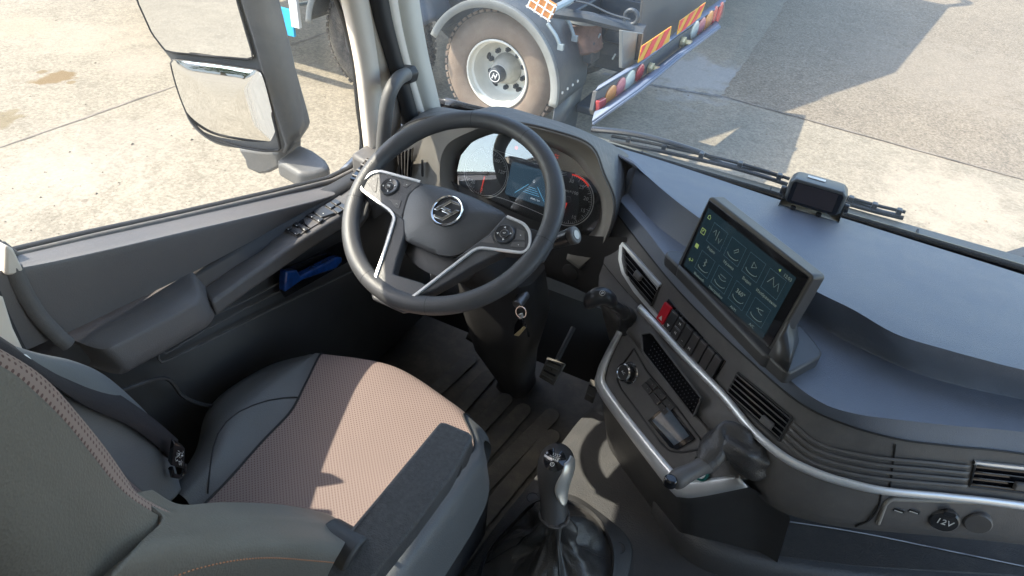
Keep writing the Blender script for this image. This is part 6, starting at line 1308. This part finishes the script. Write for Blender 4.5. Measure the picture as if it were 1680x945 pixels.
# near lower bolster (hip wing)
h0 = [X(a, b, -.475) for a, b in ((215, 815), (272, 842), (350, 837), (450, 839), (525, 851), (560, 866), (572, 874))]
h0b = [p+V((-.03, .03, -.05)) for p in h0]
h1 = [X(a, b, -.425) for a, b in ((262, 858), (300, 862), (350, 865), (425, 864), (500, 867), (548, 877), (571, 880))]
h2 = [X(a, b, -.395) for a, b in ((215, 905), (300, 890), (360, 888), (425, 886), (495, 888), (545, 895), (562, 896))]
h3 = [X(a, b, -.385) for a, b in ((160, 965), (275, 946), (325, 929), (390, 916), (450, 913), (525, 919), (545, 921))]
h4 = [X(a, b, -.39) for a, b in ((120, 1040), (260, 1010), (340, 990), (400, 980), (460, 975), (505, 975), (520, 975))]
gh = loft2([h0b, h0, [a.lerp(b, .5)+V((.006, 0, .006)) for a, b in zip(h0, h1)], h1, h2, h3, h4], 60, 60)
g = G(); g.grid(gh); hw = g.obj('hip_bolster', 'leather_back', DS, ang=180, solid=.006, off=0)
stitches(h1[0:], 70, V((.002, -.001, .002)), parent=hw); stitches(h3[1:], 60, V((.003, -.001, .001)), parent=hw)
g = G(); g.tube(catm([p+V((.0015, 0, .001)) for p in h3[1:]], 50), .0012, 5); g.obj('bolster_seam', 'piping', hw, ang=180)
# side armrest hinged on the seat
at = [P(722, 691, z=.715), P(732, 692, z=.716), P(770, 708, z=.716), P(777, 716, z=.714), P(745, 775, z=.705), P(690, 850, z=.692), P(600, 962, z=.675), P(500, 962, z=.675), P(560, 885, z=.688), P(640, 790, z=.702)]
g = G(); g.prism(at, V((-.006, .0, -.052))); AR = g.obj('armrest', 'armrest', DS, bevel=.005, seg=3, label='coarse black folding armrest')
g = G(); g.prism([P(776, 718, z=.708), P(779, 735, z=.690), P(770, 760, z=.665), P(765, 766, z=.66), P(753, 778, z=.664), P(752, 765, z=.69)], V((-.05, -.01, 0))); g.obj('armrest_nose', 'plastic_dark', AR, bevel=.004)
c = P(748, 770, z=.675); g = G(); g.tube([c+V((-.01, 0, 0)), c+V((.006, -.001, 0))], .010, 14, flat=1.4); g.obj('release_button', 'seal', AR, bevel=.002)
g = G(); c = P(560, 905, z=.66); g.tube([c+V((-.03, 0, 0)), c+V((.03, 0, 0))], .035, 24); g.obj('armrest_hinge', 'plastic_dark', AR, bevel=.004)
# seat belt
BT = thing('seat_belt', P(290, 745, z=.46), 'dark webbing belt lying over the left backrest bolster to its buckle', 'seat belt')
t1 = [X(a, b, x) for a, b, x in ((-40, 560, -.83), (20, 593, -.835), (52, 607, -.84), (110, 622, -.835), (175, 648, -.83), (245, 692, -.825), (287, 724, -.845))]
t2 = [X(a, b, x) for a, b, x in ((-60, 590, -.79), (0, 618, -.79), (60, 645, -.79), (122, 678, -.79), (200, 708, -.795), (245, 735, -.80), (276, 760, -.82))]
t1 = [p+V((.016, .014, .010))*(1-.13*i) for i, p in enumerate(t1)]; t2 = [p+V((.020, .018, .016))*(1-.13*i) for i, p in enumerate(t2)]
g = G(); g.grid([catm(t1, 40), catm([a.lerp(b, .5)+V((.002, .003, .004)) for a, b in zip(t1, t2)], 40), catm(t2, 40)]); g.obj('webbing', 'belt', BT, ang=180, solid=.0015)
q = [P(*p, x=-.775) for p in ((286, 726), (304, 736), (302, 770), (280, 764))]
g = G(); g.prism(q, V((-.012, .004, 0))); bk_ = g.obj('buckle', 'gloss', BT, bevel=.002)
g = G()
for k in range(26):
    a = random.uniform(.25, .8); b = random.uniform(.2, .85); c = q[0].lerp(q[1], a).lerp(q[3].lerp(q[2], a), b)+V((.0008, 0, 0)); d = V((0, random.uniform(-1, 1), random.uniform(-1, 1)))*.0022; g.tube([c-d, c+d], .00045, 4)
g.obj('label_print', 'white', bk_)
g = G(); g.tube([P(*p, x=-.785) for p in ((280, 768), (283, 780), (296, 783), (303, 775), (302, 762))], .004, 8); g.obj('buckle_stalk', 'gloss', BT, ang=60)
q = [X(a, b, -.80) for a, b in ((6, 584), (40, 585), (48, 592), (45, 602), (38, 606), (8, 598))]
g = G(); g.tube(arc(q, 40, closed=True), .0032, 8, closed=True); g.obj('belt_guide', 'white', BT, ang=60)
# ================================================================== GEAR LEVER
GLb = P(905, 890, z=.17)
GL = thing('gear_lever', GLb, 'manual gear lever with silver sided knob and creased black leather boot', 'gear lever')
bz = .172
o1 = [(770, 985), (782, 940), (800, 905), (835, 855), (862, 818), (880, 808), (905, 806), (945, 815), (985, 842), (1018, 868), (1034, 890), (1036, 915), (1028, 950), (1010, 985)]
i1 = [(790, 985), (793, 930), (812, 895), (845, 858), (872, 832), (900, 822), (935, 826), (965, 840), (990, 868), (1003, 905), (1003, 940), (995, 985)]
A = catm([P(a, b, z=bz-.012) for a, b in o1], 70); B = catm([P(a, b, z=bz) for a, b in i1], 70); 
g = G(); g.grid([[p+V((0, 0, -.016)) for p in A], A, [a.lerp(b, .12)+V((0, 0, .005)) for a, b in zip(A, B)], [a.lerp(b, .75)+V((0, 0, .004)) for a, b in zip(A, B)], [a.lerp(b, .93)+V((0, 0, .010)) for a, b in zip(A, B)], B, [b+V((0, 0, -.02)) for b in B]]); g.obj('base_frame', 'tunnel', GL, ang=50)
for px, py in ((874, 818), (1015, 900)):
    c = P(px, py, z=bz-.004); g = G(); g.tube([c+V((math.cos(t)*.0135, math.sin(t)*.0135, .0028)) for t in [2*math.pi*k/28 for k in range(28)]], .0010, 5, closed=True); g.obj('screw_cap', 'seal', GL, ang=60)
    g = G(); g.tube([c+V((0, 0, -.004)), c+V((0, 0, .0026))], .0128, 24); g.obj('screw_cap_disc', 'tunnel', GL, bevel=.0006)
# boot
nk = P(909, 846, z=.325); bc = P(905, 905, z=bz)
base = catm([P(a, b, z=bz-.004) for a, b in i1+[(950, 1050), (830, 1050)]], 96, closed=True)
sh = 0; best = min(range(96), key=lambda i: (base[i]-bc).normalized().dot(V((-1, 0, 0)))*1.0)
rows = []
NB = 34
for i in range(NB):
    t = i/(NB-1); row = []
    for j, p in enumerate(base):
        d = (p-bc); a = math.atan2(d.y, d.x); rad_ = V((d.x, d.y, 0))
        top_ = nk+V((math.cos(a), math.sin(a), 0))*.0285
        # bulging cloth: stays wide low down, then sweeps in
        s = t**0.75; e = 1-(1-t)**1.7
        q = V((p.x*(1-e)+top_.x*e, p.y*(1-e)+top_.y*e, p.z+(nk.z-p.z)*(t**1.25)))
        fold = math.sin(5*a+2.2*math.sin(3*t+1)+.6)*.016*math.sin(math.pi*t)**.8 + math.sin(9*a-4*t)*.004*math.sin(math.pi*t) + mathutils.noise.noise(V((math.cos(a)*1.7, math.sin(a)*1.7, t*2.4)))*.020*math.sin(math.pi*t) - abs(mathutils.noise.noise(V((math.cos(a)*3.1, math.sin(a)*3.1, t*5+7))))*.014*math.sin(math.pi*t)
        bulge = .007*math.sin(math.pi*min(1, t*1.6)) if t < .62 else 0
        dr = V((math.cos(a), math.sin(a), .25)).normalized(); row.append(q+dr*(fold+bulge))
    rows.append(row)
g = G(); g.grid(rows, cu=True); bt_ = g.obj('leather_boot', 'leather_black', GL, ang=180, sub=1)
for j in (8, 30, 52, 74):
    g = G(); g.tube([r[j]+(r[j]-V((bc.x, bc.y, r[j].z))).normalized()*.0012 for r in rows[1:-1]], .0011, 5); g.obj('boot_seam', 'piping', bt_, ang=180)
g = G(); g.tube([nk+V((math.cos(t)*.029, math.sin(t)*.029, .002+.0015*math.sin(9*t))) for t in [2*math.pi*k/48 for k in range(48)]], .0038, 8, closed=True); g.obj('boot_collar', 'leather_black', GL, ang=180)
# knob: grip column swelling to a rounded head, leaning forward
def knobc(px, py, z): return P(px, py, z=z)
k0 = knobc(909, 846, .325); k1 = knobc(908, 815, .350); k2 = knobc(909, 785, .378); k3 = knobc(912, 765, .402); k4 = knobc(914, 750, .425); k5 = knobc(915, 739, .446)
kp = catm([k0, k1, k2, k3, k4, k5], 30)
kr = [1.22*q_ for q_ in [.0225, .0225, .0225, .0222, .0222, .0222, .0222, .0225, .0228, .023, .0235, .024, .0248, .0255, .0263, .0272, .028, .0287, .0293, .0298, .030, .030, .0297, .029, .028, .026, .0235, .020, .014, .004]]
rows = []
for i, p in enumerate(kp):
    t = V((0, .12, .99)).normalized(); r = kr[i]
    rows.append([p+V((math.cos(2*math.pi*k/40)*r, math.sin(2*math.pi*k/40)*r*1.12, 0)) for k in range(40)])
dj = [k for k in range(40) if not (34 <= k <= 39 or k <= 1)]
g = G(); g.grid(rows, cu=True, caps=True); kb2 = g.obj('knob', 'plastic_dark', GL, ang=180)
# silver flank laid on the right side of the knob
sil = []
for i in range(7, 28):
    w_ = math.sin(math.pi*min(1, (i-6)/24))**.7; a0 = -1.15*w_+.05; a1 = .55*w_+.05; p = kp[i]; r = kr[i]+.0009
    sil.append([p+V((math.cos(a0+(a1-a0)*k/12)*r, math.sin(a0+(a1-a0)*k/12)*r*1.12, 0)) for k in range(13)])
MAT['knob_silver'] = M('satin silver knob flank', (.62, .61, .58), .34, metal=.6)
g = G(); g.grid(sil); g.obj('knob_flank', 'knob_silver', kb2, ang=180, solid=.0012, off=0)
kbv2 = bvh_of(G().grid(rows, cu=True))
bd_ = [(ON(kbv2, 910+19*math.cos(t)*.95, 757+19*math.sin(t)*1.0-2, .0008)) for t in [2*math.pi*k/32 for k in range(32)]]
g = G(); cc = ON(kbv2, 910, 754, .0016)[0]; ring = [p for p, n_ in bd_]; rowsb = [ring]+[[cc+(q-cc)*f+(ON(kbv2, 910, 754)[1])*(.0022*(1-f*f)) for q in ring] for f in (.8, .5, .25, .01)]
g.grid(rowsb, cu=True); bdg = g.obj('shift_badge', 'gloss', kb2, ang=180)
bn = ON(kbv2, 910, 754)[1]; bu_ = V((1, .1, 0)); bu_ = (bu_-bn*bu_.dot(bn)).normalized(); bv_ = bn.cross(bu_)
text('1357', cc+bn*.003+bv_*.0085+bu_*.001, bu_, bv_, .0085, 'shift_pattern', 'white', bdg, th=.0003)
text('2468', cc+bn*.003-bv_*.0005, bu_, bv_, .0085, 'shift_pattern', 'white', bdg, th=.0003)
g = G(); g.tube([cc+bn*.003+bv_*.004-bu_*.009, cc+bn*.003+bv_*.004+bu_*.011], .0005, 4); g.obj('shift_pattern_line', 'white', bdg)
g = G(); c9 = cc+bn*.003-bv_*.0105-bu_*.001; g.tube([c9+bu_*math.cos(t)*.0038+bv_*math.sin(t)*.0038 for t in [2*math.pi*k/20 for k in range(20)]], .0005, 4, closed=True); g.obj('shift_symbol', 'white', bdg)
text('R', c9, bu_, bv_, .005, 'shift_pattern', 'white', bdg, th=.0003)
